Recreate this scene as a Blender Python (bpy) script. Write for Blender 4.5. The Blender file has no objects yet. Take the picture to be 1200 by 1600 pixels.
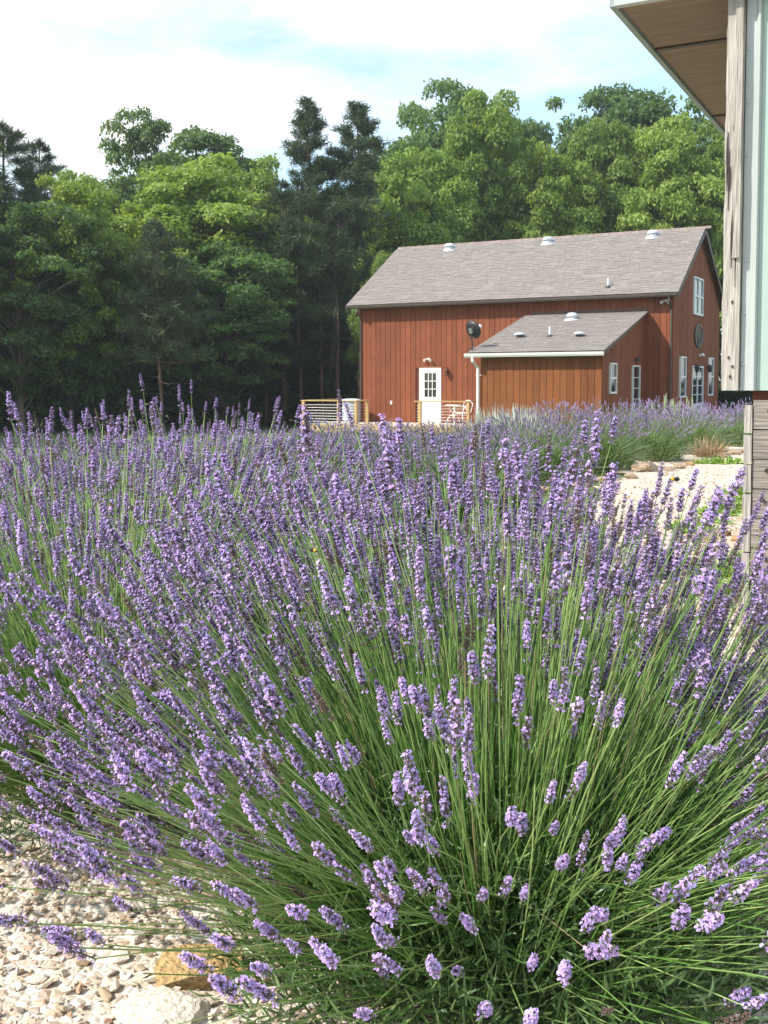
import bpy, bmesh, math, random
import numpy as np
from mathutils import Vector, Matrix, Quaternion, Euler, noise as mnoise
random.seed(7); rng = np.random.default_rng(7)
sc = bpy.context.scene
C = sc.collection
PI = math.pi; R = math.radians

# ---------------------------------------------------------------- camera
EYE = Vector((0, 0, 1.2)); FPX = 1650.0; PITCH = R(3.7); ROLL = 0.003; SHIFT = -98/1600
cam = bpy.data.objects.new('camera', bpy.data.cameras.new('camera')); C.objects.link(cam)
cam.location = EYE
cam.matrix_world = Matrix.Translation(EYE) @ (Matrix.Rotation(PI/2-PITCH, 4, 'X') @ Matrix.Rotation(-ROLL, 4, 'Z'))
cam.data.lens = FPX/1600*36; cam.data.sensor_width = 36; cam.data.sensor_fit = 'AUTO'
cam.data.shift_y = SHIFT; cam.data.clip_end = 3000; cam.data.clip_start = 0.05
sc.camera = cam
# ---------------------------------------------------------------- world and sun
SUN_DIR = Vector((-0.90, -0.30, 0)).normalized(); SUN_EL = R(43)
to_sun = Vector((SUN_DIR.x*math.cos(SUN_EL), SUN_DIR.y*math.cos(SUN_EL), math.sin(SUN_EL)))
w = bpy.data.worlds.new('World'); sc.world = w; w.use_nodes = True
nt = w.node_tree; nt.nodes.clear()
def N(t, typ, **kw):
    n = t.nodes.new(typ)
    for k, v in kw.items(): setattr(n, k, v)
    return n
bg = N(nt, 'ShaderNodeBackground'); bg.inputs[1].default_value = 0.15
wo = N(nt, 'ShaderNodeOutputWorld'); nt.links.new(bg.outputs[0], wo.inputs[0])
sky = N(nt, 'ShaderNodeTexSky', sky_type='NISHITA', sun_disc=False)
sky.sun_elevation = SUN_EL; sky.sun_rotation = math.atan2(to_sun.x, to_sun.y); sky.dust_density = 0.8; sky.air_density = 1.0
tc = N(nt, 'ShaderNodeTexCoord')
mp = N(nt, 'ShaderNodeMapping'); mp.inputs['Scale'].default_value = (1.0, 1.0, 3.2); mp.inputs['Location'].default_value = (0.35, 0.1, 0.0)
nz = N(nt, 'ShaderNodeTexNoise'); nz.inputs['Scale'].default_value = 2.3; nz.inputs['Detail'].default_value = 7; nz.inputs['Roughness'].default_value = 0.55
rp = N(nt, 'ShaderNodeValToRGB'); rp.color_ramp.elements[0].position = 0.43; rp.color_ramp.elements[1].position = 0.60
rp.color_ramp.elements[0].color = (0.12, 0.12, 0.12, 1)
mx = N(nt, 'ShaderNodeMix', data_type='RGBA'); mx.inputs[7].default_value = (6.9, 7.05, 7.1, 1)
nt.links.new(tc.outputs['Generated'], mp.inputs[0]); nt.links.new(mp.outputs[0], nz.inputs[0]); nt.links.new(nz.outputs[0], rp.inputs[0])
nt.links.new(rp.outputs[0], mx.inputs[0]); vm = N(nt, 'ShaderNodeMix', data_type='RGBA', blend_type='MULTIPLY'); vm.inputs[0].default_value = 1; vm.inputs[7].default_value = (1.45, 1.6, 1.55, 1); nt.links.new(sky.outputs[0], vm.inputs[6]); nt.links.new(vm.outputs[2], mx.inputs[6]); nt.links.new(mx.outputs[2], bg.inputs[0])
sl = bpy.data.lights.new('sun', 'SUN'); sl.energy = 4.9; sl.angle = R(0.5); sl.color = (1, 0.955, 0.87)
so = bpy.data.objects.new('sun', sl); C.objects.link(so); so.rotation_euler = to_sun.to_track_quat('Z', 'Y').to_euler(); so.location = (-20, -10, 30)
sc.view_settings.view_transform = 'Standard'; sc.view_settings.look = 'None'; sc.view_settings.gamma = 1; sc.view_settings.use_curve_mapping = False
sc.view_settings.exposure = 0.36
sc.render.engine = 'CYCLES'; sc.cycles.max_bounces = 5; sc.cycles.diffuse_bounces = 3; sc.cycles.glossy_bounces = 2; sc.cycles.transmission_bounces = 3; sc.cycles.volume_bounces = 0; sc.cycles.caustics_reflective = False; sc.cycles.caustics_refractive = False

# ---------------------------------------------------------------- pixel rays used for surveying positions
_M = cam.matrix_world.to_3x3()
def ray(px, py):
    d = Vector(((px-600)/FPX, -(py-800)/FPX + SHIFT*1600/FPX, -1))
    return (_M @ d)
def at(px, py, Y):
    d = ray(px, py); return EYE + d*(Y/d.y)
def hit(px, py, p, n):
    d = ray(px, py); n = Vector(n); return EYE + d*((Vector(p)-EYE).dot(n)/d.dot(n))
def sstep(t): t = np.clip(t, 0, 1); return t*t*(3-2*t)
def ground(x, y):
    x = np.asarray(x, float); y = np.asarray(y, float)
    return -0.85*sstep((y-18)/16) + 0.02*np.sin(x*1.3+y*0.7)*np.exp(-(y/30)**2)

# ---------------------------------------------------------------- materials
def newmat(name):
    m = bpy.data.materials.new(name); m.use_nodes = True; t = m.node_tree; t.nodes.clear()
    return m, t
def out(t, sh):
    o = N(t, 'ShaderNodeOutputMaterial'); t.links.new(sh, o.inputs[0])
def ramp(t, fac, cols):
    r = N(t, 'ShaderNodeValToRGB'); e = r.color_ramp.elements
    while len(e) < len(cols): e.new(0.5)
    for i, (p, c) in enumerate(cols): e[i].position = p; e[i].color = (*c, 1)
    t.links.new(fac, r.inputs[0]); return r.outputs[0]
def noise_(t, scale, detail=4, vec=None, stretch=None, kind='Object'):
    c = N(t, 'ShaderNodeTexCoord'); v = c.outputs[kind] if vec is None else vec
    if stretch:
        m = N(t, 'ShaderNodeMapping'); m.inputs['Scale'].default_value = stretch; t.links.new(v, m.inputs[0]); v = m.outputs[0]
    n = N(t, 'ShaderNodeTexNoise'); n.inputs['Scale'].default_value = scale; n.inputs['Detail'].default_value = detail
    t.links.new(v, n.inputs[0]); return n.outputs[0]
def mixc(t, f, a, b, mode='MIX'):
    m = N(t, 'ShaderNodeMix', data_type='RGBA', blend_type=mode)
    for s, v in ((0, f), (6, a), (7, b)):
        if hasattr(v, 'is_linked'): t.links.new(v, m.inputs[s])
        else: m.inputs[s].default_value = v if s == 0 else (*v, 1)
    return m.outputs[2]
def plain(name, col, rough=0.6, var=0.12, scale=6, metal=0, spec=0.5, bump=0.0, stretch=None, attr=False, rnd=0.0):
    m, t = newmat(name); p = N(t, 'ShaderNodeBsdfPrincipled')
    n = noise_(t, scale, 5, stretch=stretch)
    c = ramp(t, n, [(0.25, [x*(1-var*1.6) for x in col]), (0.75, [min(1, x*(1+var)) for x in col])])
    if attr:
        a = N(t, 'ShaderNodeAttribute', attribute_name='Col'); c = mixc(t, 1.0, c, a.outputs['Color'], 'MULTIPLY')
    if rnd:
        oi = N(t, 'ShaderNodeObjectInfo'); mr = N(t, 'ShaderNodeMapRange'); mr.inputs[3].default_value = 1-rnd; mr.inputs[4].default_value = 1+rnd*0.6
        t.links.new(oi.outputs['Random'], mr.inputs[0]); c = mixc(t, 1.0, c, mr.outputs[0], 'MULTIPLY')
    t.links.new(c, p.inputs['Base Color']); p.inputs['Roughness'].default_value = rough; p.inputs['Metallic'].default_value = metal
    p.inputs['Specular IOR Level'].default_value = spec
    if bump:
        b = N(t, 'ShaderNodeBump'); b.inputs['Strength'].default_value = bump; b.inputs['Distance'].default_value = 0.02
        t.links.new(n, b.inputs['Height']); t.links.new(b.outputs[0], p.inputs['Normal'])
    out(t, p.outputs[0]); return m
def leafmat(name, cols, trans=0.35, tcol=(1.3, 1.25, 0.5), attr=False, rnd=0.15, rough=0.5, spec=0.25):
    m, t = newmat(name)
    oi = N(t, 'ShaderNodeObjectInfo')
    if attr:
        a = N(t, 'ShaderNodeAttribute', attribute_name='Col'); c = a.outputs['Color']
    else:
        n = noise_(t, 0.9, 3); c = ramp(t, n, [(0.35, cols[0]), (0.65, cols[1])])
    mr = N(t, 'ShaderNodeMapRange'); mr.inputs[3].default_value = 1-rnd; mr.inputs[4].default_value = 1+rnd
    t.links.new(oi.outputs['Random'], mr.inputs[0]); c = mixc(t, 1.0, c, mr.outputs[0], 'MULTIPLY')
    p = N(t, 'ShaderNodeBsdfPrincipled'); t.links.new(c, p.inputs['Base Color']); p.inputs['Roughness'].default_value = rough
    p.inputs['Specular IOR Level'].default_value = spec
    tr = N(t, 'ShaderNodeBsdfTranslucent'); c2 = mixc(t, 1.0, c, tcol, 'MULTIPLY'); t.links.new(c2, tr.inputs[0])
    ms = N(t, 'ShaderNodeMixShader'); ms.inputs[0].default_value = trans
    t.links.new(p.outputs[0], ms.inputs[1]); t.links.new(tr.outputs[0], ms.inputs[2]); out(t, ms.outputs[0]); return m
def glassmat(name, col=(0.02, 0.025, 0.03)):
    m, t = newmat(name); p = N(t, 'ShaderNodeBsdfPrincipled'); p.inputs['Base Color'].default_value = (*col, 1)
    p.inputs['Roughness'].default_value = 0.06; p.inputs['Specular IOR Level'].default_value = 0.8
    out(t, p.outputs[0]); return m
def woodmat(name, light, dark, axis='Z', rough=0.85, scale=9, bump=0.6, rnd=0.1):
    m, t = newmat(name); st = {'Z': (9, 9, 0.5), 'X': (0.5, 9, 9), 'Y': (9, 0.5, 9)}[axis]
    n = noise_(t, scale, 8, stretch=st); n2 = noise_(t, 2.2, 3)
    c = ramp(t, n, [(0.3, dark), (0.62, light)])
    c = mixc(t, 0.35, c, ramp(t, n2, [(0.35, [x*0.6 for x in light]), (0.7, light)]))
    oi = N(t, 'ShaderNodeObjectInfo'); mr = N(t, 'ShaderNodeMapRange'); mr.inputs[3].default_value = 1-rnd; mr.inputs[4].default_value = 1+rnd
    t.links.new(oi.outputs['Random'], mr.inputs[0]); c = mixc(t, 1.0, c, mr.outputs[0], 'MULTIPLY')
    p = N(t, 'ShaderNodeBsdfPrincipled'); t.links.new(c, p.inputs['Base Color']); p.inputs['Roughness'].default_value = rough; p.inputs['Specular IOR Level'].default_value = 0.2
    b = N(t, 'ShaderNodeBump'); b.inputs['Strength'].default_value = bump; b.inputs['Distance'].default_value = 0.01
    t.links.new(n, b.inputs['Height']); t.links.new(b.outputs[0], p.inputs['Normal']); out(t, p.outputs[0]); return m

M = {}
M['siding'] = woodmat('siding_red', (0.27, 0.086, 0.040), (0.195, 0.060, 0.030), scale=5, bump=0.35, rnd=0.13)
M['siding_orange'] = woodmat('siding_orange', (0.25, 0.088, 0.030), (0.165, 0.055, 0.022), scale=3, bump=0.25, rnd=0.16)
M['siding_dark'] = plain('siding_groove', (0.15, 0.048, 0.026), 0.9)
M['trim_dark'] = plain('brown_trim', (0.10, 0.065, 0.05), 0.6)
M['gutter_brown'] = plain('gutter_taupe', (0.095, 0.08, 0.065), 0.45)
M['white'] = plain('white_paint', (0.8, 0.79, 0.76), 0.45, var=0.04)
M['white_blue'] = plain('white_vinyl', (0.74, 0.76, 0.80), 0.4, var=0.03)
M['glass'] = glassmat('window_glass')
M['pine'] = woodmat('pine_lumber', (0.66, 0.47, 0.22), (0.50, 0.33, 0.13), axis='X', scale=2, bump=0.2)
M['deckwood'] = woodmat('deck_lumber', (0.68, 0.60, 0.47), (0.50, 0.42, 0.30), axis='X', scale=2, bump=0.2)
M['cable'] = plain('steel_cable', (0.6, 0.6, 0.6), 0.35, metal=0.8)
M['vent'] = plain('vent_metal', (0.72, 0.74, 0.78), 0.4, metal=0.3, var=0.05)
M['ventdark'] = plain('vent_throat', (0.05, 0.05, 0.055), 0.6)
M['black'] = plain('black_metal', (0.025, 0.025, 0.028), 0.45)
M['copper'] = plain('lantern_copper', (0.20, 0.08, 0.045), 0.4, metal=0.4)
M['shingle'] = plain('roof_shingle', (1, 1, 1), 0.9, var=0.12, scale=30, attr=True, bump=0.3)
M['barkA'] = woodmat('bark_grey', (0.20, 0.16, 0.12), (0.07, 0.055, 0.04), scale=4, bump=0.8)
M['barkP'] = woodmat('bark_pine', (0.17, 0.12, 0.09), (0.07, 0.05, 0.038), scale=4, bump=0.8)
M['weather'] = None
M['stone_y'] = plain('stone_ochre', (0.52, 0.34, 0.15), 0.85, var=0.35, scale=9, bump=1.0)
M['stone_w'] = plain('stone_white', (0.74, 0.65, 0.54), 0.85, var=0.22, scale=9, bump=0.5)
M['stone_t'] = plain('stone_tan', (0.50, 0.37, 0.25), 0.85, var=0.3, scale=10, bump=1.0)
M['bee_y'] = plain('bee_yellow', (0.55, 0.35, 0.04), 0.9); M['bee_b'] = plain('bee_black', (0.015, 0.012, 0.012), 0.7)
M['wing'] = plain('bee_wing', (0.25, 0.22, 0.2), 0.3)

# ---------------------------------------------------------------- mesh helpers
def mesh_np(name, V, F, mats=(), col=None, midx=None, smooth=False):
    """V (n,3); F list of arrays (m,k) with k corners"""
    me = bpy.data.meshes.new(name)
    if not isinstance(F, (list, tuple)): F = [F]
    F = [np.asarray(f, np.int32) for f in F if len(f)]
    V = np.asarray(V, np.float32)
    me.vertices.add(len(V)); me.vertices.foreach_set('co', V.ravel())
    loops = np.concatenate([f.ravel() for f in F]); sizes = np.concatenate([np.full(len(f), f.shape[1], np.int32) for f in F])
    me.loops.add(len(loops)); me.loops.foreach_set('vertex_index', loops)
    me.polygons.add(len(sizes)); st = np.concatenate([[0], np.cumsum(sizes)[:-1]]).astype(np.int32)
    me.polygons.foreach_set('loop_start', st); me.polygons.foreach_set('loop_total', sizes)
    if midx is not None: me.polygons.foreach_set('material_index', np.asarray(midx, np.int32))
    if smooth: me.polygons.foreach_set('use_smooth', np.ones(len(sizes), bool))
    me.update(calc_edges=True)
    if col is not None:
        a = me.attributes.new('Col', 'FLOAT_COLOR', 'POINT'); c = np.ones((len(V), 4), np.float32); c[:, :3] = col
        a.data.foreach_set('color', c.ravel())
    for m in mats: me.materials.append(m)
    return me
def link(name, me, parent=None, loc=None):
    o = bpy.data.objects.new(name, me); C.objects.link(o)
    if parent: o.parent = parent
    if loc is not None: o.location = loc
    return o
def tag(o, label=None, cat=None, group=None, kind=None):
    if label: o['label'] = label
    if cat: o['category'] = cat
    if group: o['group'] = group
    if kind: o['kind'] = kind
    return o
def empty(name, loc=(0, 0, 0), rz=0, label=None, cat=None, group=None):
    o = bpy.data.objects.new(name, None); C.objects.link(o); o.location = loc; o.rotation_euler = (0, 0, rz); o.empty_display_size = .1
    return tag(o, label, cat, group)
class MB:
    def __init__(s): s.v = []; s.f = []; s.m = []; s.c = []
    def add(s, vs, fs, mi=0, col=(1, 1, 1)):
        b = len(s.v); s.v += [tuple(v) for v in vs]; s.c += [col]*len(vs)
        for f in fs: s.f.append([b+i for i in f]); s.m.append(mi)
    def box(s, x0, y0, z0, x1, y1, z1, mi=0, T=None, col=(1, 1, 1)):
        vs = [Vector(p) for p in ((x0,y0,z0),(x1,y0,z0),(x1,y1,z0),(x0,y1,z0),(x0,y0,z1),(x1,y0,z1),(x1,y1,z1),(x0,y1,z1))]
        if T: vs = [T @ v for v in vs]
        s.add(vs, [(0,3,2,1),(4,5,6,7),(0,1,5,4),(1,2,6,5),(2,3,7,6),(3,0,4,7)], mi, col)
    def tube(s, pts, r, n=8, mi=0, cap=True, col=(1, 1, 1)):
        pts = [Vector(p) for p in pts]; rr = r if hasattr(r, '__len__') else [r]*len(pts); rings = []
        for i, p in enumerate(pts):
            d = (pts[min(i+1, len(pts)-1)]-pts[max(i-1, 0)]).normalized()
            a = d.cross(Vector((0, 0, 1)) if abs(d.z) < .9 else Vector((1, 0, 0))).normalized(); b = d.cross(a)
            rings.append([p+(a*math.cos(2*PI*k/n)+b*math.sin(2*PI*k/n))*rr[i] for k in range(n)])
        vs = [v for q in rings for v in q]
        fs = [(i*n+k, i*n+(k+1) % n, (i+1)*n+(k+1) % n, (i+1)*n+k) for i in range(len(pts)-1) for k in range(n)]
        if cap: fs += [tuple(range(n-1, -1, -1)), tuple((len(pts)-1)*n+k for k in range(n))]
        s.add(vs, fs, mi, col)
    def lathe(s, prof, n=16, mi=0, T=None, col=(1, 1, 1)):
        vs = [Vector((r*math.cos(2*PI*k/n), r*math.sin(2*PI*k/n), z)) for r, z in prof for k in range(n)]
        if T: vs = [T @ v for v in vs]
        fs = [(i*n+k, i*n+(k+1) % n, (i+1)*n+(k+1) % n, (i+1)*n+k) for i in range(len(prof)-1) for k in range(n)]
        s.add(vs, fs, mi, col)
    def prism(s, poly, ext, mi=0, col=(1, 1, 1)):
        n = len(poly); e = Vector(ext); vs = [Vector(p) for p in poly]+[Vector(p)+e for p in poly]
        fs = [tuple(range(n-1, -1, -1)), tuple(range(n, 2*n))]+[(i, (i+1) % n, n+(i+1) % n, n+i) for i in range(n)]
        s.add(vs, fs, mi, col)
    def mesh(s, name, mats, smooth=False, col=False):
        me = bpy.data.meshes.new(name); me.from_pydata([tuple(v) for v in s.v], [], s.f)
        for m in (mats if isinstance(mats, (list, tuple)) else [mats]): me.materials.append(m)
        me.polygons.foreach_set('material_index', s.m)
        if smooth: me.polygons.foreach_set('use_smooth', [True]*len(s.f))
        if col:
            a = me.attributes.new('Col', 'FLOAT_COLOR', 'POINT'); a.data.foreach_set('color', [x for c in s.c for x in (*c, 1)])
        bm = bmesh.new(); bm.from_mesh(me); bmesh.ops.recalc_face_normals(bm, faces=bm.faces); bm.to_mesh(me); bm.free()
        return me
    def build(s, name, mats, parent=None, smooth=False, loc=None, col=False):
        return link(name, s.mesh(name, mats, smooth, col), parent, loc)
def boxobj(name, mat, parent, b, **k):
    m = MB(); m.box(*b); return m.build(name, mat, parent, **k)

def tubes_np(P, rad, n=3):
    """P (s,k,3) rad (s,k) -> verts, quads"""
    s, k, _ = P.shape
    d = np.gradient(P, axis=1); d /= np.linalg.norm(d, axis=2, keepdims=True)+1e-9
    ref = np.where(np.abs(d[..., 2:3]) < .9, np.array([0, 0, 1.]), np.array([1., 0, 0]))
    a = np.cross(d, ref); a /= np.linalg.norm(a, axis=2, keepdims=True)+1e-9; b = np.cross(d, a)
    an = np.arange(n)*2*PI/n
    V = P[:, :, None, :]+(a[:, :, None, :]*np.cos(an)[None, None, :, None]+b[:, :, None, :]*np.sin(an)[None, None, :, None])*rad[:, :, None, None]
    idx = np.arange(s*k*n).reshape(s, k, n)
    A = idx[:, :-1, :]; B = np.roll(idx, -1, 2)[:, :-1, :]; Cc = np.roll(idx, -1, 2)[:, 1:, :]; D = idx[:, 1:, :]
    return V.reshape(-1, 3), np.stack([A, B, Cc, D], -1).reshape(-1, 4)
def ribbons_np(P, W, wdir):
    """P (s,k,3) centre lines, W (s,k) half width, wdir (s,3)"""
    s, k, _ = P.shape
    V = np.stack([P-wdir[:, None, :]*W[..., None], P+wdir[:, None, :]*W[..., None]], 2)
    idx = np.arange(s*k*2).reshape(s, k, 2)
    F = np.stack([idx[:, :-1, 0], idx[:, :-1, 1], idx[:, 1:, 1], idx[:, 1:, 0]], -1).reshape(-1, 4)
    return V.reshape(-1, 3), F
def unit(v): return v/(np.linalg.norm(v, axis=-1, keepdims=True)+1e-9)
def quats(D, spin):
    res = []
    for d, sp in zip(D, spin):
        q = Vector((0, 0, 1)).rotation_difference(Vector(d)) @ Quaternion((0, 0, 1), sp); res.append(q)
    return res

def gn_scatter(name, P, Q, S, idx, sources, parent=None):
    me = bpy.data.meshes.new(name); P = np.asarray(P, np.float32)
    me.vertices.add(len(P)); me.vertices.foreach_set('co', P.ravel())
    for nm, ty, dat, f in (('rot', 'FLOAT_VECTOR', np.array([tuple(q.to_euler()) for q in Q], np.float32), 'vector'), ('scl', 'FLOAT_VECTOR', np.asarray(S, np.float32), 'vector'), ('idx', 'INT', np.asarray(idx, np.int32), 'value')):
        a = me.attributes.new(nm, ty, 'POINT'); a.data.foreach_set(f, dat.ravel())
    o = link(name, me, parent)
    g = bpy.data.node_groups.new(name+'_nodes', 'GeometryNodeTree')
    g.interface.new_socket('Geometry', in_out='INPUT', socket_type='NodeSocketGeometry'); g.interface.new_socket('Geometry', in_out='OUTPUT', socket_type='NodeSocketGeometry')
    gi = g.nodes.new('NodeGroupInput'); go = g.nodes.new('NodeGroupOutput')
    ip = g.nodes.new('GeometryNodeInstanceOnPoints'); jn = g.nodes.new('GeometryNodeJoinGeometry')
    for s_ in sources:
        oi = g.nodes.new('GeometryNodeObjectInfo'); oi.transform_space = 'ORIGINAL'; oi.inputs['Object'].default_value = s_; oi.inputs['As Instance'].default_value = True
        g.links.new(oi.outputs['Geometry'], jn.inputs[0])
    def attr(nm, dt):
        n = g.nodes.new('GeometryNodeInputNamedAttribute'); n.data_type = dt; n.inputs[0].default_value = nm; return n.outputs[0]
    g.links.new(gi.outputs[0], ip.inputs['Points']); g.links.new(jn.outputs[0], ip.inputs['Instance'])
    ip.inputs['Pick Instance'].default_value = True
    g.links.new(attr('idx', 'INT'), ip.inputs['Instance Index']); g.links.new(attr('rot', 'FLOAT_VECTOR'), ip.inputs['Rotation']); g.links.new(attr('scl', 'FLOAT_VECTOR'), ip.inputs['Scale'])
    g.links.new(ip.outputs[0], go.inputs[0])
    md = o.modifiers.new('scatter', 'NODES'); md.node_group = g
    o['kind'] = 'stuff'
    return o

# ================================================================ SETTING
def grid_mesh(name, xs, ys, dz, mats, wob=0.0, keep=None):
    X, Y = np.meshgrid(xs, ys); Z = ground(X, Y)+dz
    if wob:
        Z = Z+np.array([[mnoise.noise((x*6, y*6, 0))*wob+mnoise.noise((x*1.5, y*1.5, 3))*wob for x in xs] for y in ys])
    V = np.stack([X, Y, Z], -1).reshape(-1, 3); ny, nx = X.shape
    i = np.arange(nx*ny).reshape(ny, nx); F = np.stack([i[:-1, :-1], i[:-1, 1:], i[1:, 1:], i[1:, :-1]], -1).reshape(-1, 4)
    if keep is not None:
        c = V[F].mean(1); F = F[keep(c[:, 0], c[:, 1])]
    return mesh_np(name, V, F, mats, smooth=True)
# grass / soil ground
m, t = newmat('meadow'); p = N(t, 'ShaderNodeBsdfPrincipled'); n1 = noise_(t, 0.35, 4); n2 = noise_(t, 14, 6)
c = mixc(t, 0.5, ramp(t, n1, [(0.35, (0.07, 0.10, 0.03)), (0.65, (0.12, 0.17, 0.045))]), ramp(t, n2, [(0.3, (0.06, 0.07, 0.025)), (0.7, (0.16, 0.2, 0.06))]))
t.links.new(c, p.inputs['Base Color']); p.inputs['Roughness'].default_value = 0.95; out(t, p.outputs[0]); M['meadow'] = m
xs = np.concatenate([np.linspace(-600, -42, 14), np.linspace(-40, 40, 81), np.linspace(42, 600, 14)])
ys = np.concatenate([np.linspace(-300, -12, 8), np.linspace(-10, 60, 71), np.linspace(65, 900, 16)])
tag(link('ground', grid_mesh('ground', xs, ys, -0.03, [M['meadow']])), kind='structure')
# gravel bed
m, t = newmat('limestone_gravel'); p = N(t, 'ShaderNodeBsdfPrincipled'); tcn = N(t, 'ShaderNodeTexCoord')
def vor(scale, feat='F1'):
    v = N(t, 'ShaderNodeTexVoronoi', feature=feat); v.inputs['Scale'].default_value = scale; t.links.new(tcn.outputs['Object'], v.inputs['Vector']); return v
v1 = vor(48); v2 = vor(22); v3 = vor(48, 'DISTANCE_TO_EDGE')
sp = N(t, 'ShaderNodeSeparateColor'); t.links.new(v1.outputs['Color'], sp.inputs[0])
cc = ramp(t, sp.outputs[0], [(0.0, (0.34, 0.23, 0.15)), (0.3, (0.52, 0.42, 0.30)), (0.6, (0.66, 0.58, 0.46)), (1.0, (0.74, 0.70, 0.64))])
sp2 = N(t, 'ShaderNodeSeparateColor'); t.links.new(v2.outputs['Color'], sp2.inputs[0])
cc = mixc(t, 0.3, cc, ramp(t, sp2.outputs[0], [(0, (0.5, 0.33, 0.25)), (1, (0.78, 0.74, 0.66))]))
nn = noise_(t, 0.8, 5); cc = mixc(t, ramp(t, nn, [(0.55, (0, 0, 0)), (0.8, (0.5, 0.5, 0.5))]), cc, (0.33, 0.30, 0.16))
t.links.new(cc, p.inputs['Base Color']); p.inputs['Roughness'].default_value = 0.95
b = N(t, 'ShaderNodeBump'); b.inputs['Strength'].default_value = 0.9; b.inputs['Distance'].default_value = 0.012
t.links.new(v3.outputs['Distance'], b.inputs['Height']); t.links.new(b.outputs[0], p.inputs['Normal']); out(t, p.outputs[0]); M['gravel'] = m
bed = grid_mesh('gravel_path', np.arange(-7, 7.01, 0.1), np.arange(-3, 22.01, 0.1), 0.0, [M['gravel']], wob=0.008, keep=lambda x, y: (y < 5.6+.3*np.sin(x*2)) | (x > 1.0+(y-7)*.31+.15*np.sin(y*3)))
tag(link('gravel_path', bed), kind='structure')

# stones: convex hulls
def hull_mesh(name, seed, npts, mat, sc3=(1, 1, .7), bev=0.0, rough=0.0):
    r = random.Random(seed); bm = bmesh.new()
    for i in range(npts):
        v = Vector((r.gauss(0, 1), r.gauss(0, 1), r.gauss(0, 1))).normalized()*r.uniform(.75, 1)
        bm.verts.new((v.x*sc3[0], v.y*sc3[1], v.z*sc3[2]))
    h = bmesh.ops.convex_hull(bm, input=bm.verts)
    bmesh.ops.delete(bm, geom=[g for g in h['geom_interior'] if isinstance(g, bmesh.types.BMVert)], context='VERTS')
    if bev: bmesh.ops.bevel(bm, geom=bm.edges[:], offset=bev, segments=2, profile=.6, affect='EDGES')
    if rough:
        bmesh.ops.triangulate(bm, faces=bm.faces); bmesh.ops.subdivide_edges(bm, edges=bm.edges[:], cuts=2, use_grid_fill=True)
        for v in bm.verts: v.co += v.co.normalized()*rough*(mnoise.noise(v.co*3+Vector((seed, 0, 0)))+.5*mnoise.noise(v.co*8))
    me = bpy.data.meshes.new(name); bm.to_mesh(me); bm.free(); me.materials.append(mat); return me
def gravelstone_mat():
    m, t = newmat('gravel_stone'); p = N(t, 'ShaderNodeBsdfPrincipled'); oi = N(t, 'ShaderNodeObjectInfo')
    c = ramp(t, oi.outputs['Random'], [(0.0, (0.42, 0.24, 0.15)), (0.12, (0.50, 0.38, 0.25)), (0.3, (0.60, 0.48, 0.36)), (0.6, (0.68, 0.60, 0.49)), (0.8, (0.64, 0.50, 0.43)), (1.0, (0.80, 0.77, 0.73))])
    n = noise_(t, 60, 4); c = mixc(t, 1.0, c, ramp(t, n, [(0.3, (0.75, 0.72, 0.68)), (0.7, (1, 1, 1))]), 'MULTIPLY')
    t.links.new(c, p.inputs['Base Color']); p.inputs['Roughness'].default_value = 0.9; out(t, p.outputs[0]); return m
M['gstone'] = gravelstone_mat()

# ================================================================ BARN
BA = 0.4855; BC = Vector((9.985, 36.606, 0)); BL = 12.29; BW = 8.35; GZ = -0.85
ZE = 4.20; ZR = 6.95; OE = 0.35; OG = 0.22
barn = empty('barn', (BC.x, BC.y, 0), -BA, 'long rust red wooden barn with grey shingle roof and a low lean-to', 'barn')
Bmat = Matrix.Translation((BC.x, BC.y, 0)) @ Matrix.Rotation(-BA, 4, 'Z'); Binv = Bmat.inverted()
U = Bmat.to_3x3() @ Vector((1, 0, 0)); Nn = Bmat.to_3x3() @ Vector((0, 1, 0))
def onwall(px, py, w=0.0): return Binv @ hit(px, py, Bmat @ Vector((0, w, 0)), Nn)
def ongable(px, py, s=0.0): return Binv @ hit(px, py, Bmat @ Vector((s, 0, 0)), U)
slope = (ZR-ZE)/(BW/2+OE)
rn = Bmat.to_3x3() @ Vector((0, -slope, 1)).normalized()
def onroof(px, py): return Binv @ hit(px, py, Bmat @ Vector((0, -OE, ZE)), rn)
# structure walls (core)
wt = ZE+slope*OE-0.10
core = MB(); core.prism([(-BL+.02, .02, GZ), (-BL+.02, BW-.02, GZ), (-BL+.02, BW-.02, wt-.02), (-BL+.02, BW/2, ZR-.16), (-BL+.02, .02, wt-.02)], (BL-.04, 0, 0))
core.build('wall', M['siding_dark'], barn)
# lean-to dims
A_ = onwall(1007, 560); LX1 = A_.x                # right wall meets the main wall here
q = onwall(1007, 620)
def solve_depth(px):                              # lean-to front right corner at px along local y
    lo, hi = 0.5, 9
    for _ in range(40):
        mid = (lo+hi)/2; P = Bmat @ Vector((LX1, -mid, 0)); d = P-EYE
        L_ = cam.matrix_world.inverted() @ P; x = 600+FPX*L_.x/(-L_.z)
        if x > px: lo = mid
        else: hi = mid
    return mid
LD = solve_depth(940); LX0 = onwall(752, 600, -LD).x
LOE = 0.25
zl0 = (onwall(830, 549, -LD-LOE)).z; zl1 = onwall(900, 489.5, -0.02).z; ls = (zl1-zl0)/(LD+LOE)
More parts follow.
